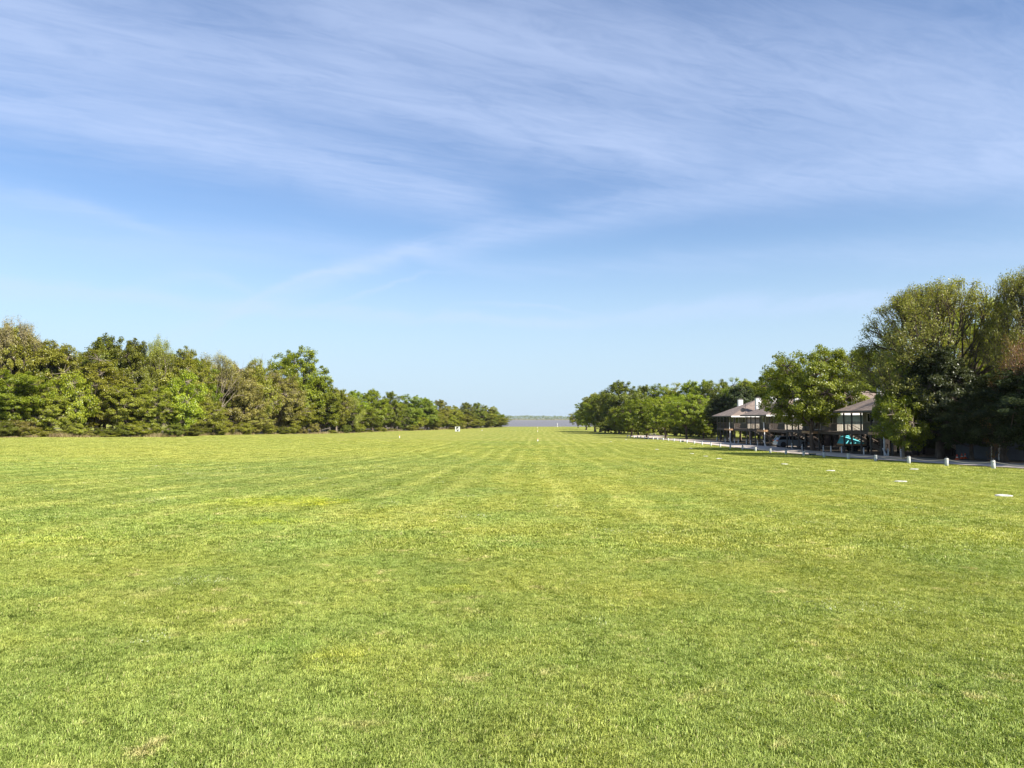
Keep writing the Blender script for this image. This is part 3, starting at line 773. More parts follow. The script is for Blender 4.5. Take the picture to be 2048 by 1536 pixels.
# (px, dy behind the wood's edge, top, width px, proto, leaf, label)
left = [
 (-150, 3, 700, 150, 'edge0', 'olive', None), (-90, 6, 660, 150, 'oak1', 'green', None), (-45, 3, 740, 110, 'edge1', 'vivid', None),
 (18, 9, 634, 120, 'airy0', 'tan', "tall tree with tan buds rising above the left wood at the left frame edge"),
 (8, 1, 742, 130, 'oak2', 'green', "bright green leafy tree low at the left frame edge before the wood"),
 (92, 9, 680, 120, 'edge2', 'olive', "olive tree just right of the tall tan-budded tree in the left wood"),
 (85, 1, 775, 95, 'edge0', 'olive', "low olive tree beside the bright green one at the left frame edge"),
 (140, 1, 748, 95, 'bush1', 'yellow', "yellow-green small tree in front, left part of the left wood"),
 (205, 12, 672, 105, 'oak0', 'dark', "dark rounded treetop at the highest point left of the wood's centre"),
 (190, 3, 700, 115, 'edge1', 'olive', "olive-brown tree in front of the dark rounded treetop in the left wood"),
 (262, 9, 680, 100, 'oak1', 'dark', "dark green tree between the olive-brown and the tall yellow-olive trees"),
 (243, 1, 765, 95, 'edge2', 'olive', "lower olive tree standing at the grass before the dark green tree"),
 (318, 8, 673, 105, 'airy1', 'olive', "tall yellow-olive tree with a feathery top, left wood"),
 (300, 1, 770, 85, 'edge0', 'olive', "low olive tree below the tall feathery-topped yellow-olive tree"),
 (372, 6, 698, 95, 'edge0', 'olive', "olive tree just right of the feathery-topped one in the left wood"),
 (358, 1, 745, 85, 'bush0', 'yellow', "yellow-green bushy tree at the grass edge, centre of the left wood"),
 (425, 5, 704, 105, 'airy0', 'brown', "thin brown tree with bare twigs showing, left wood"),
 (400, 0, 790, 90, 'layer0', 'olive', "low dark olive tree with layered boughs below the thin brown tree"),
 (468, 3, 728, 110, 'layer1', 'brown', "brownish tree with layered boughs right of the thin brown tree"),
 (508, 6, 720, 95, 'layer0', 'olive', "olive-brown tree behind the two layered brownish trees"),
 (548, 2, 742, 110, 'layer0', 'brown', "brownish layered tree just left of the vivid green tall tree"),
 (500, -1, 815, 80, 'layer1', 'brown', "low brown shrubby tree spreading onto the grass, left wood"),
 (597, 9, 697, 112, 'oak2', 'vivid', "vivid green tall tree standing above the right part of the left wood"),
 (588, 0, 788, 80, 'edge1', 'olive', "olive tree low in front of the vivid green tall tree"),
 (640, 3, 760, 85, 'oak0', 'green', "green tree stepping down right of the vivid green tall tree"),
 (672, 2, 778, 60, 'edge2', 'olive', "small olive-green tree where the left wood drops in height"),
 (706, 1, 792, 60, 'airy1', 'olive', "grey-olive bushy tree with a pale trunk, left wood"),
 (708, 14, 782, 60, 'oak1', 'vivid', "green treetop behind the grey-olive bushy tree"),
]
fill_x = [745, 782, 818, 850, 880, 905, 932, 955, 975, 990, 1002]
fill_t = [780, 784, 790, 797, 800, 812, 806, 806, 812, 822, 829]
fill_m = ['vivid', 'green', 'green', 'green', 'olive', 'olive', 'dark', 'green', 'olive', 'green', 'green']
fill_l = ["bright green", "mid green", "full green", "rounded green", "olive-tinged", "olive", "dark green", "deep green", "pale olive", "green", "small green"]
for i, (x_, t_, m_, l_) in enumerate(zip(fill_x, fill_t, fill_m, fill_l)):
    left.append((x_, 4, t_, 58 - i * 2.4, f'oak{i % 3}', m_, f"{l_} far tree, {ordn(10 - i)} along the left wood counting back from the lake"))
for i, (px, dy, top, wpx, ky, lm, lab) in enumerate(left):
    Y = ED(px) + dy + wpx * ED(px) / F * 0.40
    treepx(ky, px, Y, top, wpx, lm, lab or "green tree of the left wood just outside the left frame edge", group="trees of the left wood")
sky_x = [-400, -60, 0, 40, 75, 130, 190, 235, 310, 345, 400, 440, 500, 545, 600, 650, 700, 760, 840, 900, 940, 975, 1005]
sky_y = [660, 650, 645, 660, 690, 694, 684, 690, 684, 700, 715, 722, 735, 745, 755, 778, 790, 792, 804, 818, 815, 824, 836]
for i, px in enumerate(list(range(-180, 720, 48)) + list(range(720, 1000, 26))):
    Y0 = ED(px)
    for rw_, dd in enumerate((14, 24)):
        p_ = px + prng.uniform(-12, 12) + rw_ * 20
        top = float(np.interp(p_, sky_x, sky_y)) + prng.uniform(4, 22)
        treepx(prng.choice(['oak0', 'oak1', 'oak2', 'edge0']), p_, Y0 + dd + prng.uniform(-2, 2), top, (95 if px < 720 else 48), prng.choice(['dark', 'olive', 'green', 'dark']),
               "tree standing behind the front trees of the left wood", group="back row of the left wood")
# low brush under the left wood
for i, px in enumerate(range(-40, 1000, 26)):
    Y0 = ED(px); p_ = px + prng.uniform(-9, 9)
    Y = Y0 + prng.uniform(-0.5, 1.5); X = at(p_, Y)
    hb = prng.uniform(0.9, 3.2)
    trk, crn, nh, nw = PROTO[prng.choice(['bush0', 'bush1'])]
    o = empty("undergrowth_bush", (X, Y, gz(X, Y) - 0.3), "low bush in the scrub along the foot of the left wood", "bush", "scrub bushes along the left wood")
    o.scale = (prng.uniform(3.0, 5.0) / nw,) * 2 + (hb / nh,); o.rotation_euler = (0, 0, prng.uniform(0, 6))
    meshobj("stems", trk, o); c = meshobj("foliage", crn, o); c.material_slots[0].link = 'OBJECT'
    c.material_slots[0].material = LM[prng.choice(['olive', 'brown', 'olive', 'dark', 'brown', 'dark'])]

# right side: trees by the lake end, the oak group, the tree line behind the houses
right = [
 (1156, 400, 818, 36, 'bush0', 'olive', "low olive bushy tree at the lake edge, first of the right-hand trees"),
 (1172, 330, 802, 50, 'oak1', 'green', "green rounded tree second from the lake on the right-hand side"),
 (1190, 285, 788, 60, 'oak0', 'olive', "olive-green tree third from the lake on the right-hand side"),
 (1210, 262, 782, 50, 'oak2', 'dark', "dark green oak left of the highest right-hand oak"),
 (1238, 238, 764, 78, 'oak0', 'dark', "dark green broad oak, the highest of the right-hand far trees"),
 (1262, 205, 800, 60, 'oak1', 'green', "bright green tree right of the highest dark oak, over the pale trunk"),
 (1276, 226, 780, 50, 'oak2', 'dark', "dark tree behind and right of the highest right-hand oak"),
 (1238, 232, 812, 62, 'bush1', 'vivid', "bright green lower tree under the highest right-hand oak"),
 (1292, 184, 795, 62, 'oak2', 'green', "green full tree left of the broad yellow-green pair"),
 (1330, 170, 793, 80, 'roadside', 'yellow', "broad yellow-green tree, left one of the pair beyond the road"),
 (1372, 158, 790, 92, 'roadside', 'vivid', "broad yellow-green tree, right one of the pair beyond the road"),
 (1405, 168, 806, 56, 'oak1', 'vivid', "vivid green tree hard by the left end of the raised houses"),
]
for px, Y, top, wpx, ky, lm, lab in right:
    treepx(ky, px, Y, top, wpx, lm, lab, group="trees beyond the road on the right")
bx = [1200, 1290, 1320, 1350, 1380, 1410, 1440, 1465, 1490, 1515, 1545, 1580, 1620, 1660, 1700]
bt = [790, 772, 770, 768, 764, 762, 762, 758, 762, 764, 760, 752, 752, 758, 752]
for i, (px, t_) in enumerate(zip(bx, bt)):
    Yb = float(np.interp(px, [1200, 1410, 1700], [275, 190, 150]))
    treepx(['oak0', 'oak1', 'oak2', 'edge1'][i % 4], px, Yb + (i % 3) * 7, t_, 72, ['green', 'dark', 'green', 'olive', 'vivid'][i % 5],
           f"green treetop {['over', 'behind', 'above'][i % 3]} the houses, {ordn(i)} from the left in the right back row", group="tree line behind the raised houses")
for i, px in enumerate(range(1216, 1460, 13)):
    Y = float(np.interp(px, [1200, 1410, 1700], [262, 178, 140])) + (i % 3) * 6
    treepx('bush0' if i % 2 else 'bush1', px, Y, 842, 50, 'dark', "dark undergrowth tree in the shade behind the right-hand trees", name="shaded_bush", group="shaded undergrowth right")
treepx('cedar0', 1440, 154, 790, 56, 'cedar', "dark brownish cedar behind the left chimney of the first raised house", name="cedar_tree")
treepx('cedar1', 1478, 150, 772, 60, 'cedar', "tall dark cedar above the roof of the first raised house", name="cedar_tree")
treepx('oak1', 1455, 170, 778, 60, 'green', "green tree between the two cedars above the first raised house")
# thicket and trees added behind the houses to block light from behind
for i, Y in enumerate(np.arange(58, 182, 4.2)):
    X = 54.5 + (i % 3) * 1.3
    trk, crn, nh, nw = PROTO['bush0' if i % 2 else 'bush1']
    o = empty("light_blocking_bush", (X, float(Y), gz(X, Y) - 0.2), "dark bush added behind the raised houses to block light", "bush", "thicket behind the raised houses")
    o.scale = (6.5 / nw,) * 2 + (prng.uniform(4.2, 5.6) / nh,); o.rotation_euler = (0, 0, prng.uniform(0, 6))
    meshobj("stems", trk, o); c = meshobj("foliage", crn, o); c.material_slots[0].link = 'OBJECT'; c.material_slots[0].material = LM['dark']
for i, Y in enumerate(np.arange(62, 150, 11)):
    tree(['oak0', 'oak1', 'oak2'][i % 3], 60 + (i % 2) * 3, float(Y), 12.5, 11, ['dark', 'green'][i % 2], "tree added in the thicket behind the raised houses to block light", group="trees in the thicket behind the houses")
# the nearer right-hand trees
treepx('roadside', 1622, 89, 698, 196, 'green', "big bright green leafy tree standing before the raised houses", name="broad_tree", rz=0.7)
treepx('oak2', 1562, 152, 738, 130, 'vivid', "bright green tree behind the left side of the big leafy tree")
treepx('pecan', 1872, 68, 562, 375, 'pecan', "tallest airy tree with bare forking limbs and leaf tufts above the cedars", name="tall_tree", rz=1.0)
treepx('oak0', 1800, 70, 700, 100, 'green', "green leafy tree at the left foot of the tallest airy tree")
treepx('bush0', 1800, 62, 768, 112, 'green', "leafy green small tree hanging over the last visible deck")
treepx('cedar0', 1872, 62, 690, 130, 'cedar', "dark cedar below the fork of the tallest airy tree", name="cedar_tree")
treepx('cedar1', 1935, 60, 800, 120, 'cedar', "dark cedar over the storage building", name="cedar_tree")
treepx('cedar1', 2000, 54, 752, 170, 'cedar', "dark cedar filling the lower right edge of the frame", name="cedar_tree")
treepx('cedar0', 2100, 50, 720, 190, 'cedar', "dark cedar just outside the right frame edge", name="cedar_tree")
treepx('rusty', 2040, 52, 668, 140, 'rust', "rusty brown twiggy tree reaching in at the right frame edge", name="twiggy_tree")
treepx('pecan', 2068, 62, 535, 250, 'pecan', "tall airy tree cut by the right frame edge", name="tall_tree", rz=2.2)
treepx('oak2', 1960, 100, 604, 170, 'pecan', "olive tree behind the tallest airy tree, filling towards the right edge")
treepx('airy1', 1835, 104, 606, 190, 'pecan', "olive tree hidden behind the tallest airy tree")
treepx('oak1', 1722, 130, 700, 140, 'green', "green tree behind the roofs right of the big leafy tree")
treepx('oak0', 2200, 55, 600, 260, 'green', "green tree outside the frame on the right", name="leafy_tree")
for X_, Y_, h_ in [(44, 42, 13), (50, 37, 14), (43, 31, 12)]:
    tree('oak0', X_, Y_, h_, 11.5, 'green', "green tree standing outside the frame to the right", group="trees outside the frame on the right")
for i, (px, Y) in enumerate([(1870, 74), (1930, 72), (1990, 66), (2050, 62), (1820, 78)]):
    treepx('cedar0', px, Y, 800, 110, 'cedar', "dark low cedar in the shade behind the front cedars", name="cedar_tree", group="shaded cedars behind the front ones")

# ================================================================== RAISED HOUSES
def shingles():
    m, t = mat("roof_shingles")
    p = t.node('ShaderNodeBsdfPrincipled'); c = t.node('ShaderNodeTexCoord').outputs['Object']
    x, y, z = t.sep(c)[:3]
    bt = t.node('ShaderNodeTexBrick'); bt.inputs['Scale'].default_value = 1.0
    bt.inputs['Brick Width'].default_value = 0.32; bt.inputs['Row Height'].default_value = 0.14; bt.inputs['Mortar Size'].default_value = 0.006
    bt.inputs['Color1'].default_value = (0.155, 0.115, 0.095, 1); bt.inputs['Color2'].default_value = (0.235, 0.185, 0.155, 1); bt.inputs['Mortar'].default_value = (0.08, 0.06, 0.05, 1)
    t.l.new(t.xyz(t.add(x, y), t.mul(z, 2.4), 0.0), bt.inputs['Vector'])
    n = t.noise(c, 0.8, 4, 0.6)
    t.l.new(t.mix(t.ramp(n, 0.3, 0.7), t.mix(1.0, bt.outputs[0], (0.85, 0.85, 0.85), 'MULTIPLY'), t.mix(1.0, bt.outputs[0], (1.2, 1.15, 1.1), 'MULTIPLY')), p.inputs['Base Color'])
    p.inputs['Roughness'].default_value = 0.95
    t.l.new(p.outputs[0], t.out.inputs[0]); return m
def battens(name, col, pitch=0.4, vertical=True):
    m, t = mat(name)
    p = t.node('ShaderNodeBsdfPrincipled'); c = t.node('ShaderNodeTexCoord').outputs['Object']
    x, y, z = t.sep(c)[:3]
    a = t.add(x, y) if vertical else z
    fr = t.m('FRACT', t.m('DIVIDE', a, pitch))
    groove = t.m('LESS_THAN', fr, 0.13)
    n = t.noise(c, 2.0, 4, 0.6)
    c1 = t.mix(t.ramp(n, 0.3, 0.7), [v * 0.85 for v in col], [v * 1.1 for v in col])
    t.l.new(t.mix(t.mul(groove, 0.35), c1, [v * 0.5 for v in col]), p.inputs['Base Color'])
    b = t.node('ShaderNodeBump'); b.inputs['Strength'].default_value = 0.7; b.inputs['Distance'].default_value = 0.03
    t.l.new(groove, b.inputs['Height']); t.l.new(b.outputs[0], p.inputs['Normal'])
    p.inputs['Roughness'].default_value = 0.8
    t.l.new(p.outputs[0], t.out.inputs[0]); return m
M_ROOF = shingles()
M_WALL = battens("board_wall", (0.52, 0.46, 0.37))
M_WALLD = battens("shaded_boards", (0.17, 0.165, 0.13))
M_SIDING = battens("dark_siding", (0.07, 0.075, 0.085), 0.2, False)
M_WHITE = plain("white_paint", (0.78, 0.77, 0.74), 0.6, 0.08)
M_TRIM = plain("olive_post", (0.10, 0.092, 0.078), 0.8, 0.2, 8)
M_DARKWOOD = plain("dark_wood", (0.030, 0.023, 0.019), 0.8, 0.3, 8)
M_DECK = plain("deck_timber", (0.42, 0.25, 0.13), 0.85, 0.25, 10)
M_DECKD = plain("weathered_deck", (0.085, 0.065, 0.050), 0.85, 0.3, 8)
M_STAIR = plain("stair_timber", (0.33, 0.28, 0.23), 0.85, 0.25, 8)
M_RAIL = plain("rail_timber", (0.16, 0.12, 0.095), 0.85, 0.25, 8)
M_PVC = plain("white_pvc", (0.60, 0.62, 0.58), 0.5, 0.12, 14)
M_CAP = plain("dark_cap", (0.025, 0.025, 0.025), 0.5, 0.2)
M_ROPE = plain("rope", (0.50, 0.45, 0.36), 0.95, 0.2, 40)
m, t = mat("window_glass")
p = t.node('ShaderNodeBsdfPrincipled'); p.inputs['Base Color'].default_value = (0.012, 0.015, 0.018, 1); p.inputs['Roughness'].default_value = 0.06
t.l.new(p.outputs[0], t.out.inputs[0]); M_GLASS = m

HX = 37.0
def house(i, yfar, label, glass_wall=False):
    yn = yfar - 11.0; yc = yn + 5.5
    o = empty("raised_house", (HX, yn, gz(HX + 3, yc)), label, "house", "row of raised houses on posts")
    fz = 2.5; ez = fz + 2.18; rz = ez + 2.95; Dp = 14.0; L = 11.0; ov = 0.8
    # walls: the house behind an open front porch
    w = MB(); w.box(2.2, Dp, 0, L, fz, ez - 0.02); w.build("wall", M_WALL, o)
    f = MB(); f.box(2.0, Dp, 0.1, L - 0.1, fz - 0.35, fz - 0.003); f.box(0, 2.0, 0, L, fz - 0.10, fz - 0.003); f.build("floor", M_DECKD, o)
    # front wall boards, shade of the unlit side put into a darker colour
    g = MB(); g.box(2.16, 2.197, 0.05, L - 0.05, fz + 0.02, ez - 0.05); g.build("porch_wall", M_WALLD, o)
    # hip roof, one mesh with thickness
    r = MB(); x0, x1, y0, y1 = -ov, Dp + ov, -ov, L + ov
    rx0, rx1, ry = 5.6, 8.6, L / 2
    for z_, s_ in ((0, 1), (-0.10, -1)):
        A = (x0, y0, ez + z_); B = (x1, y0, ez + z_); C_ = (x1, y1, ez + z_); D_ = (x0, y1, ez + z_); E_ = (rx0, ry, rz + z_); F_ = (rx1, ry, rz + z_)
        for q in ((A, B, F_, E_), (C_, D_, E_, F_), (D_, A, E_), (B, C_, F_)): r.poly(q if s_ > 0 else q[::-1])
    rf = r.build("roof", M_ROOF, o)
    fa = MB()
    fa.box(x0, x1, y0 - 0.03, y0, ez - 0.22, ez + 0.01)
    fb = MB(); fb.box(x0, x1, y1, y1 + 0.03, ez - 0.20, ez + 0.01); fb.box(x0 - 0.03, x0, y0 - 0.03, y1 + 0.03, ez - 0.20, ez + 0.01); fb.box(x1, x1 + 0.03, y0, y1, ez - 0.20, ez + 0.01)
    fb.build("shaded_fascia", M_TRIM, rf)  # fascia of the other sides, their shade put into a darker colour
    fa.build("fascia", M_WHITE, rf)
    sf = MB(); sf.box(x0 + 0.02, x1 - 0.02, y0 + 0.02, y1 - 0.02, ez - 0.16, ez - 0.13); sf.build("soffit", M_WALL, rf)
    for wy in (L - 0.75, 0.15):
        c = MB(); c.box(3.7, 4.5, wy - 0.45, wy + 0.35, ez - 0.3, rz + 0.12)
        ch = c.build("chimney", M_WHITE, o)
        cc = MB(); cc.box(3.64, 4.56, wy - 0.51, wy + 0.41, rz + 0.12, rz + 0.20); cc.box(3.85, 4.35, wy - 0.3, wy + 0.2, rz + 0.20, rz + 0.32); cc.build("chimney_cap", M_TRIM, ch)
    # posts along the porch front, ground to eave
    for wy in (0.12, 2.3, 4.5, 6.7, 8.9, 10.88):
        b = MB(); b.box(-0.07, 0.07, wy - 0.07, wy + 0.07, -0.35, ez - 0.24)
        b.beam((0, wy, fz - 1.0), (0, wy + (0.7 if wy < 10 else -0.7), fz - 0.36), 0.06)
        b.build("post", M_TRIM, o)
    for ux in (2.6, 6.0, 9.5, 13.0):
        for wy in (0.3, 5.5, 10.7):
            b = MB(); b.box(ux - 0.10, ux + 0.10, wy - 0.10, wy + 0.10, -0.4, fz - 0.36); b.build("post", M_DARKWOOD, o)
    # projecting timber deck in front, its sunlit end faces the camera
    d = MB(); d.box(-0.85, -0.10, 0.2, 3.4, fz - 0.34, fz - 0.05); d.build("deck", M_DECK, o)
    b = MB(); b.box(-0.78, -0.67, 0.24, 0.35, -0.35, fz - 0.345); b.build("white_post", M_WHITE, o)
    b = MB(); b.box(-0.80, -0.71, 0.42, 0.51, fz - 0.045, fz + 1.05); b.build("white_post", M_WHITE, o)
    b = MB(); b.beam((-1.0, 0.1, 0.9), (-0.6, -0.2, -0.2), 0.10); b.build("brace", M_WHITE, o)
    bm_ = MB(); bm_.box(-0.09, 0.10, 0.0, L, fz - 0.36, fz - 0.105); bm_.box(-0.09, 0.10, -6.7, -0.004, fz - 0.36, fz - 0.004); bm_.box(1.8, 2.0, -6.7, -0.004, fz - 0.36, fz - 0.104); bm_.box(0.103, 1.997, -6.7, -0.004, fz - 0.10, fz - 0.004)
    bm_.build("walkway", M_DECKD, o)
    # porch and walkway railing
    rl = MB()
    for y0_, y1_ in ((0.1, L), (-6.6, -0.1)):
        rl.beam((-0.10 if y0_ < 0 else 0.09, y0_, fz + 0.95), (-0.10 if y0_ < 0 else 0.09, y1_, fz + 0.95), 0.05, 0.06)
        yy = y0_ + 0.15
        while yy < y1_ - 0.1:
            xx = -0.10 if y0_ < 0 else 0.09
            rl.box(xx - 0.012, xx + 0.012, yy - 0.012, yy + 0.012, fz, fz + 0.93); yy += 0.24
    rl.build("railing", M_RAIL, o)
    # stairs going down inland from the walkway
    st = MB(); n = 12; u0, u1 = 2.05, 6.1; ws, we = -4.4, -3.2
    for k_ in range(n):
        u_ = u0 + (u1 - u0) * k_ / n; z_ = (fz - 0.02) * (1 - (k_ + 1) / (n + 1)); st.box(u_, u_ + 0.36, ws, we, z_ - 0.05, z_)
    st.build("stair_treads", M_STAIR, o)
    for wy in (ws, we):
        s_ = MB(); s_.beam((u0 - 0.1, wy, fz - 0.16), (u1 + 0.1, wy, 0.05), 0.06, 0.34); s_.build("stair_stringer", M_STAIR, o)
        s_ = MB(); s_.beam((u0 - 0.1, wy, fz + 0.85), (u1 + 0.1, wy, 0.95), 0.05, 0.07); s_.beam((u0 - 0.1, wy, fz + 0.40), (u1 + 0.1, wy, 0.50), 0.04, 0.05)
        for k_ in range(5):
            u_ = u0 + (u1 - u0) * k_ / 4; z_ = fz - 0.2 - (fz - 0.2) * k_ / 4; s_.box(u_ - 0.04, u_ + 0.04, wy - 0.04, wy + 0.04, z_ + 0.05, z_ + 1.0)
        s_.build("stair_rail", M_RAIL, o)
    # windows and doors
    def win(nm, a, b_, z0, z1, face, mull=1):
        fr = MB(); gl = MB(); t_ = 0.07
        if face == 'x':
            X0 = 2.155; fr.box(X0 - 0.03, X0, a, b_, z1 - t_, z1); fr.box(X0 - 0.03, X0, a, b_, z0, z0 + t_)
            fr.box(X0 - 0.03, X0, a, a + t_, z0 + t_, z1 - t_); fr.box(X0 - 0.03, X0, b_ - t_, b_, z0 + t_, z1 - t_)
            for q in range(mull): yy = a + (b_ - a) * (q + 1) / (mull + 1); fr.box(X0 - 0.028, X0 - 0.002, yy - 0.02, yy + 0.02, z0 + t_, z1 - t_)
            gl.box(X0 - 0.014, X0 + 0.002, a + t_, b_ - t_, z0 + t_, z1 - t_)
        else:
            Y0 = -0.005; fr.box(a, b_, Y0 - 0.04, Y0, z1 - t_, z1); fr.box(a, b_, Y0 - 0.04, Y0, z0, z0 + t_)
            fr.box(a, a + t_, Y0 - 0.04, Y0, z0 + t_, z1 - t_); fr.box(b_ - t_, b_, Y0 - 0.04, Y0, z0 + t_, z1 - t_)
            for q in range(mull): xx = a + (b_ - a) * (q + 1) / (mull + 1); fr.box(xx - 0.02, xx + 0.02, Y0 - 0.036, Y0 - 0.004, z0 + t_, z1 - t_)
            fr.box(a + t_, b_ - t_, Y0 - 0.038, Y0 - 0.006, (z0 + z1) / 2 - 0.02, (z0 + z1) / 2 + 0.02)
            gl.box(a + t_, b_ - t_, Y0 - 0.016, Y0 + 0.003, z0 + t_, z1 - t_)
        wf = fr.build(nm, M_WHITE, o); gl.build("pane", M_GLASS, wf)
    win("window", 1.0, 2.6, fz + 0.9, fz + 1.95, 'x'); win("door", 4.8, 6.6, fz + 0.05, fz + 1.98, 'x'); win("window", 8.2, 9.8, fz + 0.9, fz + 1.95, 'x')
    win("window", 5.4, 6.9, fz + 0.15, fz + 1.85, 'y', 3); win("window", 9.0, 10.4, fz + 0.8, fz + 1.85, 'y')
    # dark block added under the house to keep the background dark
    b = MB(); b.box(8.2, 13.2, 0.6, L - 0.6, -0.4, fz - 0.37); b.build("dark_backing", M_DARKWOOD, o)
    return o
HS = [house(0, 136.6, "raised house farthest down the road, brown hip roof and two white chimneys fully in view"),
      house(1, 118.9, "raised house second along the row, its roof edge showing left of the big leafy tree"),
      house(2, 101.2, "raised house mostly behind the big leafy tree, brown roof peak and white chimney above it"),
      house(3, 83.5, "raised house nearest the camera, dark porch posts and roof partly under the cedars")]
def dish():
    o = empty("satellite_dish", (HX + 0.6, 121.5, HS[1].location.z + 4.7), "dark satellite dish on a pole by the second raised house", "satellite dish")
    b = MB(); b.tube([(0, 0, -0.6), (0, 0, 1.9)], 0.04); b.beam((0, 0, 0.8), (-0.35, -0.1, 0.8), 0.04); b.build("pole", M_CAP, o)
    d = MB(); d.lathe([(0.02, 0), (0.2, 0.03), (0.38, 0.11), (0.42, 0.16), (0.40, 0.16), (0.2, 0.06)], 16)
    q = d.build("dish", M_CAP, o, True); q.location = (-0.4, -0.1, 0.75); q.rotation_euler = (R(50), R(-35), 0)
dish()

# storage building in the deep shade under the cedars
o = empty("storage_building", (39.6, 60.5, gz(40, 63)), "dark sided storage building with pale door trim under the cedars", "shed")
b = MB(); b.box(0, 5.5, 0, 6, -0.3, 2.6); b.build("wall", M_SIDING, o)
b = MB()
b.poly([(-0.4, -0.4, 2.6), (5.9, -0.4, 2.6), (5.9, 3, 3.8), (-0.4, 3, 3.8)]); b.poly([(-0.4, 3, 3.8), (5.9, 3, 3.8), (5.9, 6.4, 2.6), (-0.4, 6.4, 2.6)])
b.poly([(-0.4, -0.4, 2.55), (-0.4, 6.4, 2.55), (-0.4, 3, 3.75)]); b.poly([(5.9, -0.4, 2.55), (5.9, 6.4, 2.55), (5.9, 3, 3.75)]); b.build("roof", M_ROOF, o)
b = MB(); b.box(-0.05, -0.005, 1.0, 3.4, -0.1, 2.2); dd = b.build("door", M_SIDING, o)
b = MB(); b.box(-0.08, -0.052, 0.88, 1.0, -0.1, 2.3); b.box(-0.08, -0.052, 3.4, 3.52, -0.1, 2.3); b.box(-0.08, -0.052, 1.0, 3.4, 2.2, 2.3); b.build("door_frame", M_WHITE, dd)
b = MB(); b.box(-0.10, 0.06, -0.10, 0.06, -0.3, 2.6); b.build("corner_trim", M_WHITE, o)

# ------------------------------------------------------------------ bollards with rope along the lawn edge
bol = [2085, 1976, 1884, 1810, 1744.8, 1691, 1643, 1603, 1568, 1537, 1508, 1482, 1458, 1438, 1419.5, 1402, 1386.7, 1372, 1359, 1346.4, 1335, 1324.9, 1313.8, 1305, 1295.6, 1288, 1280.6, 1274, 1267, 1260, 1254]
def bollard_mesh():
    b = MB(); b.lathe([(0.115, -0.25), (0.115, 0.49), (0.108, 0.50), (0.06, 0.502)], 18)
    me = bpy.data.meshes.new("bollard_post"); me.from_pydata(b.v, [], b.f); me.materials.append(M_PVC)
    for p_ in me.polygons: p_.use_smooth = len(p_.vertices) == 4
    c = MB(); c.lathe([(0.085, 0.503), (0.088, 0.53), (0.05, 0.565), (0.055, 0.59), (0.02, 0.615)], 14)
    mc = bpy.data.meshes.new("bollard_cap"); mc.from_pydata(c.v, [], c.f); mc.materials.append(M_CAP)
    r_ = MB(); r_.lathe([(0.119, 0.40), (0.127, 0.41), (0.127, 0.44), (0.119, 0.45)], 18)
    mr = bpy.data.meshes.new("bollard_ring"); mr.from_pydata(r_.v, [], r_.f); mr.materials.append(M_ROPE)
    return me, mc, mr
BM, BC, BR = bollard_mesh()
BXc = 28.4; tops = []
near_lab = ["white bollard just outside the right frame edge", "largest white bollard, the one nearest the right frame edge"]
for i, px in enumerate(bol):
    Y = BXc * F / (px - 1040); X = BXc; z = gz(X, Y)
    if i < 2: lab = near_lab[i]
    else: lab = f"white capped bollard at the lawn edge, {ordn(i - 1)} counting in from the right frame edge" if i < 31 else "white capped bollard"
    o = empty("bollard", (X, Y, z), lab, "bollard", "white bollards between lawn and road")
    o.rotation_euler = (prng.uniform(-.03, .03), prng.uniform(-.04, .04), 0)
    meshobj("post", BM, o); meshobj("cap", BC, o)
    if i < 12: meshobj("rope_collar", BR, o)
    tops.append(Vector((X, Y, z + 0.44)))
pts = []
for a, b_ in zip(tops[:12], tops[1:13]):
    for k_ in range(8):
        s_ = k_ / 8; p_ = a.lerp(b_, s_); p_.z -= 0.16 * 4 * s_ * (1 - s_); pts.append(tuple(p_))
pts.append(tuple(tops[12]))
MB_ = MB(); MB_.tube(pts, 0.016, 5)
tag(MB_.build("rope", M_ROPE), "long slack rope strung from bollard to bollard along the lawn", "rope")

# second row, thin posts on the house side of the road
row2 = [1795, 1770, 1721.7, 1678, 1657, 1642, 1620, 1600, 1580, 1545, 1536.6, 1512, 1498, 1490, 1474, 1466.5, 1448, 1431.7]
b = MB(); b.lathe([(0.07, -0.25), (0.07, 0.72), (0.055, 0.745), (0.02, 0.755)], 12)
me2 = bpy.data.meshes.new("thin_bollard_post"); me2.from_pydata(b.v, [], b.f); me2.materials.append(M_WHITE)
b = MB(); b.lathe([(0.074, 0.60), (0.074, 0.64)], 12); me2c = bpy.data.meshes.new("thin_bollard_band"); me2c.from_pydata(b.v, [], b.f); me2c.materials.append(M_CAP)
for i, px in enumerate(row2):
    Y = 36.25 * F / (px - 1040); X = 36.25
    if 101.5 < Y < 106.0: continue
    o = empty("thin_bollard", (X, Y, gz(X, Y)), f"thin white bollard on the house side of the road, {ordn(i)} from the cedars", "bollard", "thin white bollards before the houses")
    meshobj("post", me2, o); meshobj("band", me2c, o)

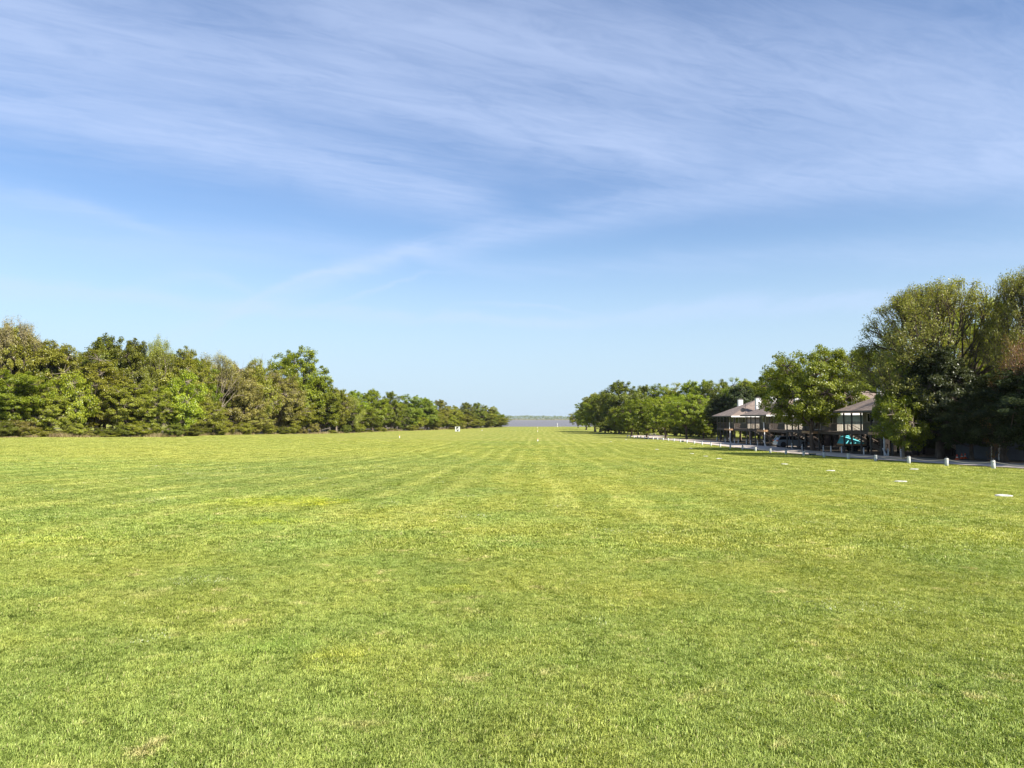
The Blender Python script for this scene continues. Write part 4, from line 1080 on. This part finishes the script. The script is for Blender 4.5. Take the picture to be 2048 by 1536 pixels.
# ------------------------------------------------------------------ round white markers lying on the grass
b = MB(); b.lathe([(0.27, -0.03), (0.275, 0.03), (0.25, 0.05), (0.20, 0.060), (0.15, 0.055), (0.13, 0.035), (0.12, 0.02)], 24)
med = bpy.data.meshes.new("marker_ring"); med.from_pydata(b.v, [], b.f); med.materials.append(plain('weathered_white', (0.44, 0.43, 0.38), 0.8, 0.35, 9))
for p_ in med.polygons: p_.use_smooth = len(p_.vertices) == 4
b = MB(); b.lathe([(0.118, 0.0), (0.118, 0.035), (0.02, 0.04)], 16)
med2 = bpy.data.meshes.new("marker_core"); med2.from_pydata(b.v, [], b.f)
med2.materials.append(plain("grey_core", (0.33, 0.32, 0.29), 0.8, 0.2))
discs = [(2008, 993.5, "at the right frame edge, nearest of all"), (1801, 964.5, "large in view below the fourth bollard"), (1661, 942.5, "third from the right along the diagonal line"),
         (1828, 939.5, "small, just below the bollards right of the large one"), (1569, 929, "fourth along the diagonal line of markers"), (1438, 918, "fifth along the diagonal line of markers"),
         (1411, 913, "left of and behind the fifth one"), (1383.6, 907.6, "beneath a farther one, mid right"), (1382, 897, "far, close under the row of bollards"),
         (1314, 899.3, "alone, left of the pair under the bollards"), (1221.7, 883.3, "far, toward the lake beside the oak shadows"), (1252, 879, "farthest, at the left end of the bollard row")]
for px, py, l_ in discs:
    X, Y = ground(px, py)
    o = empty("ground_marker", (X, Y, gz(X, Y) - 0.004), "flat round white ground marker " + l_, "marker", "round white markers on the field")
    o.rotation_euler = (prng.uniform(-.05, .05), prng.uniform(-.05, .05), prng.uniform(0, 6)); o.scale = (0.9, 0.9, 1)
    meshobj("ring", med, o); meshobj("core", med2, o)

# ------------------------------------------------------------------ stakes, poles, black and white board
M_ORANGE = plain("faded_orange", (0.75, 0.42, 0.14), 0.7, 0.15)
for px, py, h_, l_ in [(799, 875.8, 0.60, "pale stake standing alone in the left half of the field"), (1075.5, 883, 0.56, "pale stake in the middle of the field, nearest of the centre line"),
                       (1075, 864, 0.8, "second pale stake of the centre line, farther out"), (1074.6, 856.5, 0.9, "third pale stake of the centre line near the lake"), (964, 861.8, 0.7, "short pale stake right of the black and white board")]:
    X, Y = ground(px, py)
    o = empty("field_stake", (X, Y, gz(X, Y)), l_, "stake", "pale stakes on the field")
    b = MB(); b.lathe([(0.075, -0.2), (0.07, h_ * 0.62), (0.065, h_ * 0.62)], 10); b.build("stake", M_WHITE, o, True)
    b = MB(); b.lathe([(0.066, h_ * 0.62), (0.05, h_), (0.01, h_ + 0.02)], 10); b.build("stake_top", M_ORANGE, o, True)
X = at(1114.6, 476); o = empty("white_pole", (X, 476, gz(X, 476)), "slim white pole at the lake end of the field", "pole")
b = MB(); b.lathe([(0.14, -0.3), (0.13, 2.2), (0.02, 2.3)], 10); b.build("shaft", M_WHITE, o, True)
b = MB(); b.lathe([(0.25, -0.1), (0.25, 0.15), (0.15, 0.2)], 10); b.build("foot", M_WHITE, o, True)
X, Y = ground(915, 863.6); q = Y / F
o = empty("field_board", (X, Y, gz(X, Y)), "square white board with black diagonal markings at the left tree line", "sign")
s_ = 9.6 * q
b = MB(); b.box(-s_ / 2, s_ / 2, 0, 0.06, 0.12, 0.12 + s_); bd = b.build("board", M_PVC, o)
def mk(name, pts, m_):
    b = MB(); b.poly([(-s_ / 2 + s_ * x_, -0.006, 0.12 + s_ * (1 - y_)) for x_, y_ in pts]); return b.build(name, m_, bd)
M_INK = plain("black_paint", (0.015, 0.015, 0.015), 0.6, 0.1); M_GREY = plain("grey_paint", (0.32, 0.32, 0.27), 0.7, 0.1)
mk("marking", [(0.24, 0.06), (0.78, 0.06), (0.36, 0.60), (0.24, 0.60)], M_INK)
mk("marking", [(0.40, 0.76), (0.72, 0.44), (0.68, 0.94), (0.30, 0.94)], M_INK)
mk("marking", [(0.70, 0.35), (0.84, 0.28), (0.84, 0.48), (0.70, 0.46)], M_GREY)
mk("marking", [(0.16, 0.60), (0.28, 0.55), (0.22, 0.78), (0.14, 0.76)], M_GREY)
for x_ in (-s_ / 2 + 0.15, s_ / 2 - 0.15):
    b = MB(); b.box(x_ - 0.05, x_ + 0.05, 0.063, 0.15, -0.3, s_); b.build("leg", M_TRIM, o)

# ------------------------------------------------------------------ small dark boxes on the lawn edge
M_BOX = plain("dark_green_box", (0.012, 0.03, 0.03), 0.5, 0.2); M_LINE = plain("pale_teal", (0.10, 0.22, 0.24), 0.6, 0.1)
for px, Y, w_, h_, l_ in [(1620, 74.5, 0.60, 0.23, "low dark green box on the lawn edge between two bollards"), (1363.5, 131, 0.36, 0.26, "small dark box among the far bollards"), (1292, 163, 0.30, 0.24, "tiny dark box near the far end of the bollard row")]:
    X = at(px, Y); o = empty("utility_box", (X, Y, gz(X, Y)), l_, "utility box")
    b = MB(); b.box(-w_ / 2, w_ / 2, -0.15, 0.15, -0.1, h_ - 0.04); b.build("body", M_BOX, o)
    b = MB(); b.box(-w_ / 2 - 0.02, w_ / 2 + 0.02, -0.17, 0.17, h_ - 0.04, h_); b.build("lid", M_BOX, o)
    b = MB(); b.box(-w_ / 2 + 0.08, w_ / 2 - 0.08, -0.156, -0.151, h_ * 0.45, h_ * 0.55); b.build("stripe", M_LINE, o)

# ------------------------------------------------------------------ traffic cones
M_CONE = plain("cone_orange", (0.75, 0.12, 0.03), 0.5, 0.1); M_CWH = plain("cone_band", (0.8, 0.8, 0.78), 0.5, 0.05)
for px, Y, h_, l_ in [(1905, 60.0, 0.46, "sunlit orange traffic cone at the road edge under the cedars"), (1914.5, 62.5, 0.46, "shaded orange cone, middle of three under the cedars"), (1921, 63.5, 0.46, "shaded orange cone, right one of three under the cedars")]:
    X = at(px, Y); o = empty("traffic_cone", (X, Y, gz(X, Y) + 0.06), l_, "traffic cone", "orange cones under the cedars")
    b = MB(); b.lathe([(0.13, 0.02), (0.085, 0.18), (0.035, h_ - 0.01), (0.025, h_)], 14); b.build("cone", M_CONE, o, True)
    b = MB(); b.box(-0.17, 0.17, -0.17, 0.17, 0, 0.025); b.build("base", M_CONE, o)
    b = MB(); b.lathe([(0.088, 0.18), (0.066, 0.28)], 14); b.build("band", M_CWH, o, True)

# ------------------------------------------------------------------ picnic table beyond the road end
M_TAB = plain("grey_table_wood", (0.20, 0.20, 0.18), 0.85, 0.2)
X = at(1304, 203); o = empty("picnic_table", (X, 203, gz(X, 203)), "grey picnic table on the grass beyond the far end of the road", "picnic table")
b = MB(); b.box(-0.95, 0.95, -0.38, 0.38, 0.72, 0.77); b.build("tabletop", M_TAB, o)
for s_ in (-1, 1):
    b = MB(); b.box(-0.95, 0.95, s_ * 0.72 - 0.13, s_ * 0.72 + 0.13, 0.42, 0.46); b.build("bench", M_TAB, o)
    b = MB(); b.beam((s_ * 0.7, -0.72, 0), (s_ * 0.7, -0.18, 0.72), 0.09); b.beam((s_ * 0.7, 0.72, 0), (s_ * 0.7, 0.18, 0.72), 0.09); b.beam((s_ * 0.7, -0.8, 0.38), (s_ * 0.7, 0.8, 0.38), 0.09); b.build("leg", M_TAB, o)

# ------------------------------------------------------------------ parked SUV, tail to the road
def carpaint(name, col):
    m, t = mat(name); p = t.node('ShaderNodeBsdfPrincipled'); p.inputs['Base Color'].default_value = (*col, 1)
    p.inputs['Metallic'].default_value = 0.5; p.inputs['Roughness'].default_value = 0.28; p.inputs['Coat Weight'].default_value = 0.6; p.inputs['Coat Roughness'].default_value = 0.05
    t.l.new(p.outputs[0], t.out.inputs[0]); return m
M_CAR = carpaint("silver_blue_paint", (0.36, 0.41, 0.47)); M_TYRE = plain("tyre_rubber", (0.02, 0.02, 0.02), 0.9, 0.2)
M_RIM = carpaint("alloy", (0.55, 0.55, 0.55)); M_TAIL = plain("tail_red", (0.55, 0.02, 0.03), 0.2, 0.05, spec=0.6); M_BLK = plain("black_plastic", (0.02, 0.02, 0.022), 0.6, 0.1)
def suv(X, Y, label):
    o = empty("parked_car", (X, Y, gz(X + 2, Y) + 0.02), label, "car")
    # profile along +x from the tail (x = 0) to the nose (x = 4.6): (x, z, half width)
    low = [(0.04, 0.42), (0.0, 0.62), (0.03, 0.98), (0.20, 1.06), (1.0, 1.07), (2.6, 1.04), (3.3, 1.02), (4.2, 0.86), (4.55, 0.68), (4.6, 0.42), (4.2, 0.24), (0.35, 0.24)]
    def loft(prof, hw, inset, name, m_, cy=0.0):
        n = len(prof); secs = [(-hw, 1.0), (-hw * 0.90, None), (hw * 0.90, None), (hw, 1.0)]
        V, Fc = [], []
        cx = sum(p[0] for p in prof) / n; cz = sum(p[1] for p in prof) / n
        for yy, f_ in ((-hw, inset), (-hw * 0.93, 1), (hw * 0.93, 1), (hw, inset)):
            for x_, z_ in prof: V.append((cx + (x_ - cx) * (f_ if f_ != 1 else 1), yy, cz + (z_ - cz) * (f_ if f_ != 1 else 1)))
        for s_ in range(3):
            for i in range(n): Fc.append((s_ * n + i, s_ * n + (i + 1) % n, (s_ + 1) * n + (i + 1) % n, (s_ + 1) * n + i))
        Fc.append(tuple(range(n))); Fc.append(tuple(3 * n + i for i in reversed(range(n))))
        me = bpy.data.meshes.new(name); me.from_pydata(V, [], Fc); me.materials.append(m_)
        ob = meshobj(name, me, o)
        bv = ob.modifiers.new("b", 'BEVEL'); bv.width = 0.03; bv.segments = 2; bv.limit_method = 'ANGLE'
        return ob
    body = loft(low, 0.92, 0.96, "body", M_CAR)
    # cabin: tapered greenhouse
    def cab(name, z0, z1, x0, x1, x2, x3, hw0, hw1, m_, par=o):
        V = [(x0, -hw0, z0), (x3, -hw0, z0), (x3, hw0, z0), (x0, hw0, z0), (x1, -hw1, z1), (x2, -hw1, z1), (x2, hw1, z1), (x1, hw1, z1)]
        Fc = [(0, 3, 2, 1), (4, 5, 6, 7), (0, 1, 5, 4), (1, 2, 6, 5), (2, 3, 7, 6), (3, 0, 4, 7)]
        me = bpy.data.meshes.new(name); me.from_pydata(V, [], Fc); me.materials.append(m_); return meshobj(name, me, par)
    cab("windows", 1.055, 1.56, 0.14, 0.52, 2.55, 3.30, 0.84, 0.66, M_GLASS)
    rf = MB(); rf.box(0.36, 2.62, -0.68, 0.68, 1.562, 1.63); rf.build("roof_panel", M_CAR, o)
    rf = MB()
    for s_ in (-1, 1):
        rf.beam((0.12, s_ * 0.85, 1.05), (0.50, s_ * 0.67, 1.58), 0.13, 0.10); rf.beam((3.30, s_ * 0.85, 1.05), (2.58, s_ * 0.67, 1.58), 0.06); rf.beam((1.75, s_ * 0.855, 1.05), (1.72, s_ * 0.675, 1.58), 0.07, 0.04)
    rf.build("pillars", M_CAR, o)
    sp = MB(); sp.box(0.18, 0.42, -0.62, 0.62, 1.585, 1.62); sp.build("spoiler", M_CAR, o)
    for s_ in (-1, 1):
        b = MB(); b.box(-0.03, 0.16, s_ * 0.74 - 0.19, s_ * 0.74 + 0.19, 0.86, 1.02); b.build("tail_light", M_TAIL, o)
    b = MB(); b.box(-0.07, 0.05, -0.86, 0.86, 0.36, 0.52); b.build("bumper", M_RIM, o)
    b = MB(); b.box(-0.035, -0.012, -0.26, 0.26, 0.66, 0.78); b.build("number_plate", M_WHITE, o)
    for x_ in (0.85, 3.70):
        for s_ in (-1, 1):
            w_ = MB(); w_.lathe([(0.2, -0.12), (0.33, -0.12), (0.36, -0.08), (0.36, 0.08), (0.33, 0.12), (0.2, 0.12)], 24)
            wh = w_.build("wheel", M_TYRE, o, True); wh.location = (x_, s_ * 0.83, 0.35); wh.rotation_euler = (R(90), 0, 0)
            r_ = MB(); r_.lathe([(0.21, -0.124), (0.20, -0.10), (0.05, -0.10), (0.05, 0.10), (0.20, 0.10), (0.21, 0.124)], 16)
            for k_ in range(5):
                a = k_ * 2 * math.pi / 5; r_.beam((0, 0, 0.11), (0.2 * math.cos(a), 0.2 * math.sin(a), 0.125), 0.05, 0.03); r_.beam((0, 0, -0.11), (0.2 * math.cos(a), 0.2 * math.sin(a), -0.125), 0.05, 0.03)
            r_.build("rim", M_RIM, wh)
            a_ = MB(); a_.lathe([(0.41, -0.115), (0.41, 0.0)], 24); ar = a_.build("wheel_arch", M_BLK, o, True); ar.location = (x_, s_ * 0.86, 0.37); ar.rotation_euler = (R(90) * s_, 0, 0)
    return o
suv(36.2, 103.6, "silver blue car parked nose-in between two raised houses, its red tail light facing the road")

# ------------------------------------------------------------------ turquoise covered trailer in the gap between the houses
M_TURQ = plain("turquoise_cover", (0.10, 0.58, 0.64), 0.6, 0.12, 5, bump=0.3)
X = 38.6; Y = 88.0; o = empty("covered_trailer", (X, Y, gz(X, Y)), "turquoise covered trailer parked below the stairs between two raised houses", "trailer")
b = MB()
b.poly([(0, -0.9, 0.95), (3.6, -0.9, 0.95), (3.2, -0.55, 1.35), (1.3, -0.55, 1.95), (0.25, -0.55, 1.8)]); b.poly([(0, 0.9, 0.95), (0.25, 0.55, 1.8), (1.3, 0.55, 1.95), (3.2, 0.55, 1.35), (3.6, 0.9, 0.95)])
b.poly([(0, -0.9, 0.95), (0.25, -0.55, 1.8), (0.25, 0.55, 1.8), (0, 0.9, 0.95)]); b.poly([(0.25, -0.55, 1.8), (1.3, -0.55, 1.95), (1.3, 0.55, 1.95), (0.25, 0.55, 1.8)])
b.poly([(1.3, -0.55, 1.95), (3.2, -0.55, 1.35), (3.2, 0.55, 1.35), (1.3, 0.55, 1.95)]); b.poly([(3.2, -0.55, 1.35), (3.6, -0.9, 0.95), (3.6, 0.9, 0.95), (3.2, 0.55, 1.35)]); b.poly([(0, -0.9, 0.95), (0, 0.9, 0.95), (3.6, 0.9, 0.95), (3.6, -0.9, 0.95)])
b.build("cover", M_TURQ, o)
b = MB(); b.box(-0.05, 3.6, -0.92, 0.92, 0.72, 0.94); b.build("bed", M_DECK, o)
b = MB(); b.beam((3.6, 0, 0.55), (4.6, 0, 0.5), 0.09); b.box(0, 3.6, -0.6, -0.5, 0.55, 0.72); b.box(0, 3.6, 0.5, 0.6, 0.55, 0.72); b.build("chassis", M_BLK, o)
for s_ in (-1, 1):
    w_ = MB(); w_.lathe([(0.15, -0.09), (0.30, -0.09), (0.32, 0), (0.30, 0.09), (0.15, 0.09)], 18); wh = w_.build("wheel", M_TYRE, o, True); wh.location = (1.4, s_ * 0.80, 0.32); wh.rotation_euler = (R(90), 0, 0)

# dry grass and weeds along the foot of the left wood and the lake end
rng = np.random.default_rng(44)
N = 26000
pxr = rng.uniform(-60, 1010, N); cl = np.sin(pxr * 0.13) + np.sin(pxr * 0.041 + 2) + rng.normal(size=N) * 0.5
pxr = pxr[cl > -0.6]; N = len(pxr)
yy = np.interp(pxr, EDX, EDY) + rng.uniform(-1.6, 0.8, N); xx = (pxr - 1040) / F * yy
N2 = 1500; xx = np.concatenate([xx, rng.uniform(-70, 60, N2)]); yy = np.concatenate([yy, 487 + rng.uniform(-2, 3, N2)]); N = len(xx)
Lh = rng.uniform(0.15, 0.75, N) * (0.6 + 0.4 * np.sin(xx * 0.7)); Lh[-N2:] *= 0.5
base = np.stack([xx, yy, EYE - H(xx, yy)], 1); a = rng.uniform(0, 6.28, N)
wv = np.stack([np.cos(a), np.sin(a), 0 * a], 1) * 0.035; ln = rng.normal(size=(N, 3)) * 0.18; ln[:, 2] = 0
tip = base + np.array([0, 0, 1]) * Lh[:, None] + ln * Lh[:, None] * 2
V = np.stack([base - wv, base + wv, tip + wv * 0.2, tip - wv * 0.2], 1).reshape(-1, 3)
straw = leafmat("dry_straw", (0.20, 0.15, 0.07), (0.38, 0.31, 0.16), (0.22, 0.24, 0.07), 0.25)
tag(meshobj("dry_grass", pymesh("dry_grass", V, np.arange(4 * N).reshape(-1, 4), straw)), "dry straw-coloured weeds along the foot of the left wood", "weeds", kind='stuff')

# ================================================================== AIR
mh, t = mat("haze_air")
pv = t.node('ShaderNodeVolumePrincipled'); pv.inputs['Color'].default_value = (0.86, 0.92, 1.0, 1); pv.inputs['Density'].default_value = 0.00005; pv.inputs['Anisotropy'].default_value = 0.2
t.l.new(pv.outputs[0], t.out.inputs['Volume'])
b = MB(); b.box(-5300, 5300, -150, 6500, -13.0, 32.0); hz_o = b.build("haze", mh); tag(hz_o, "thin pale haze that softens the far shore", "haze", kind='stuff')
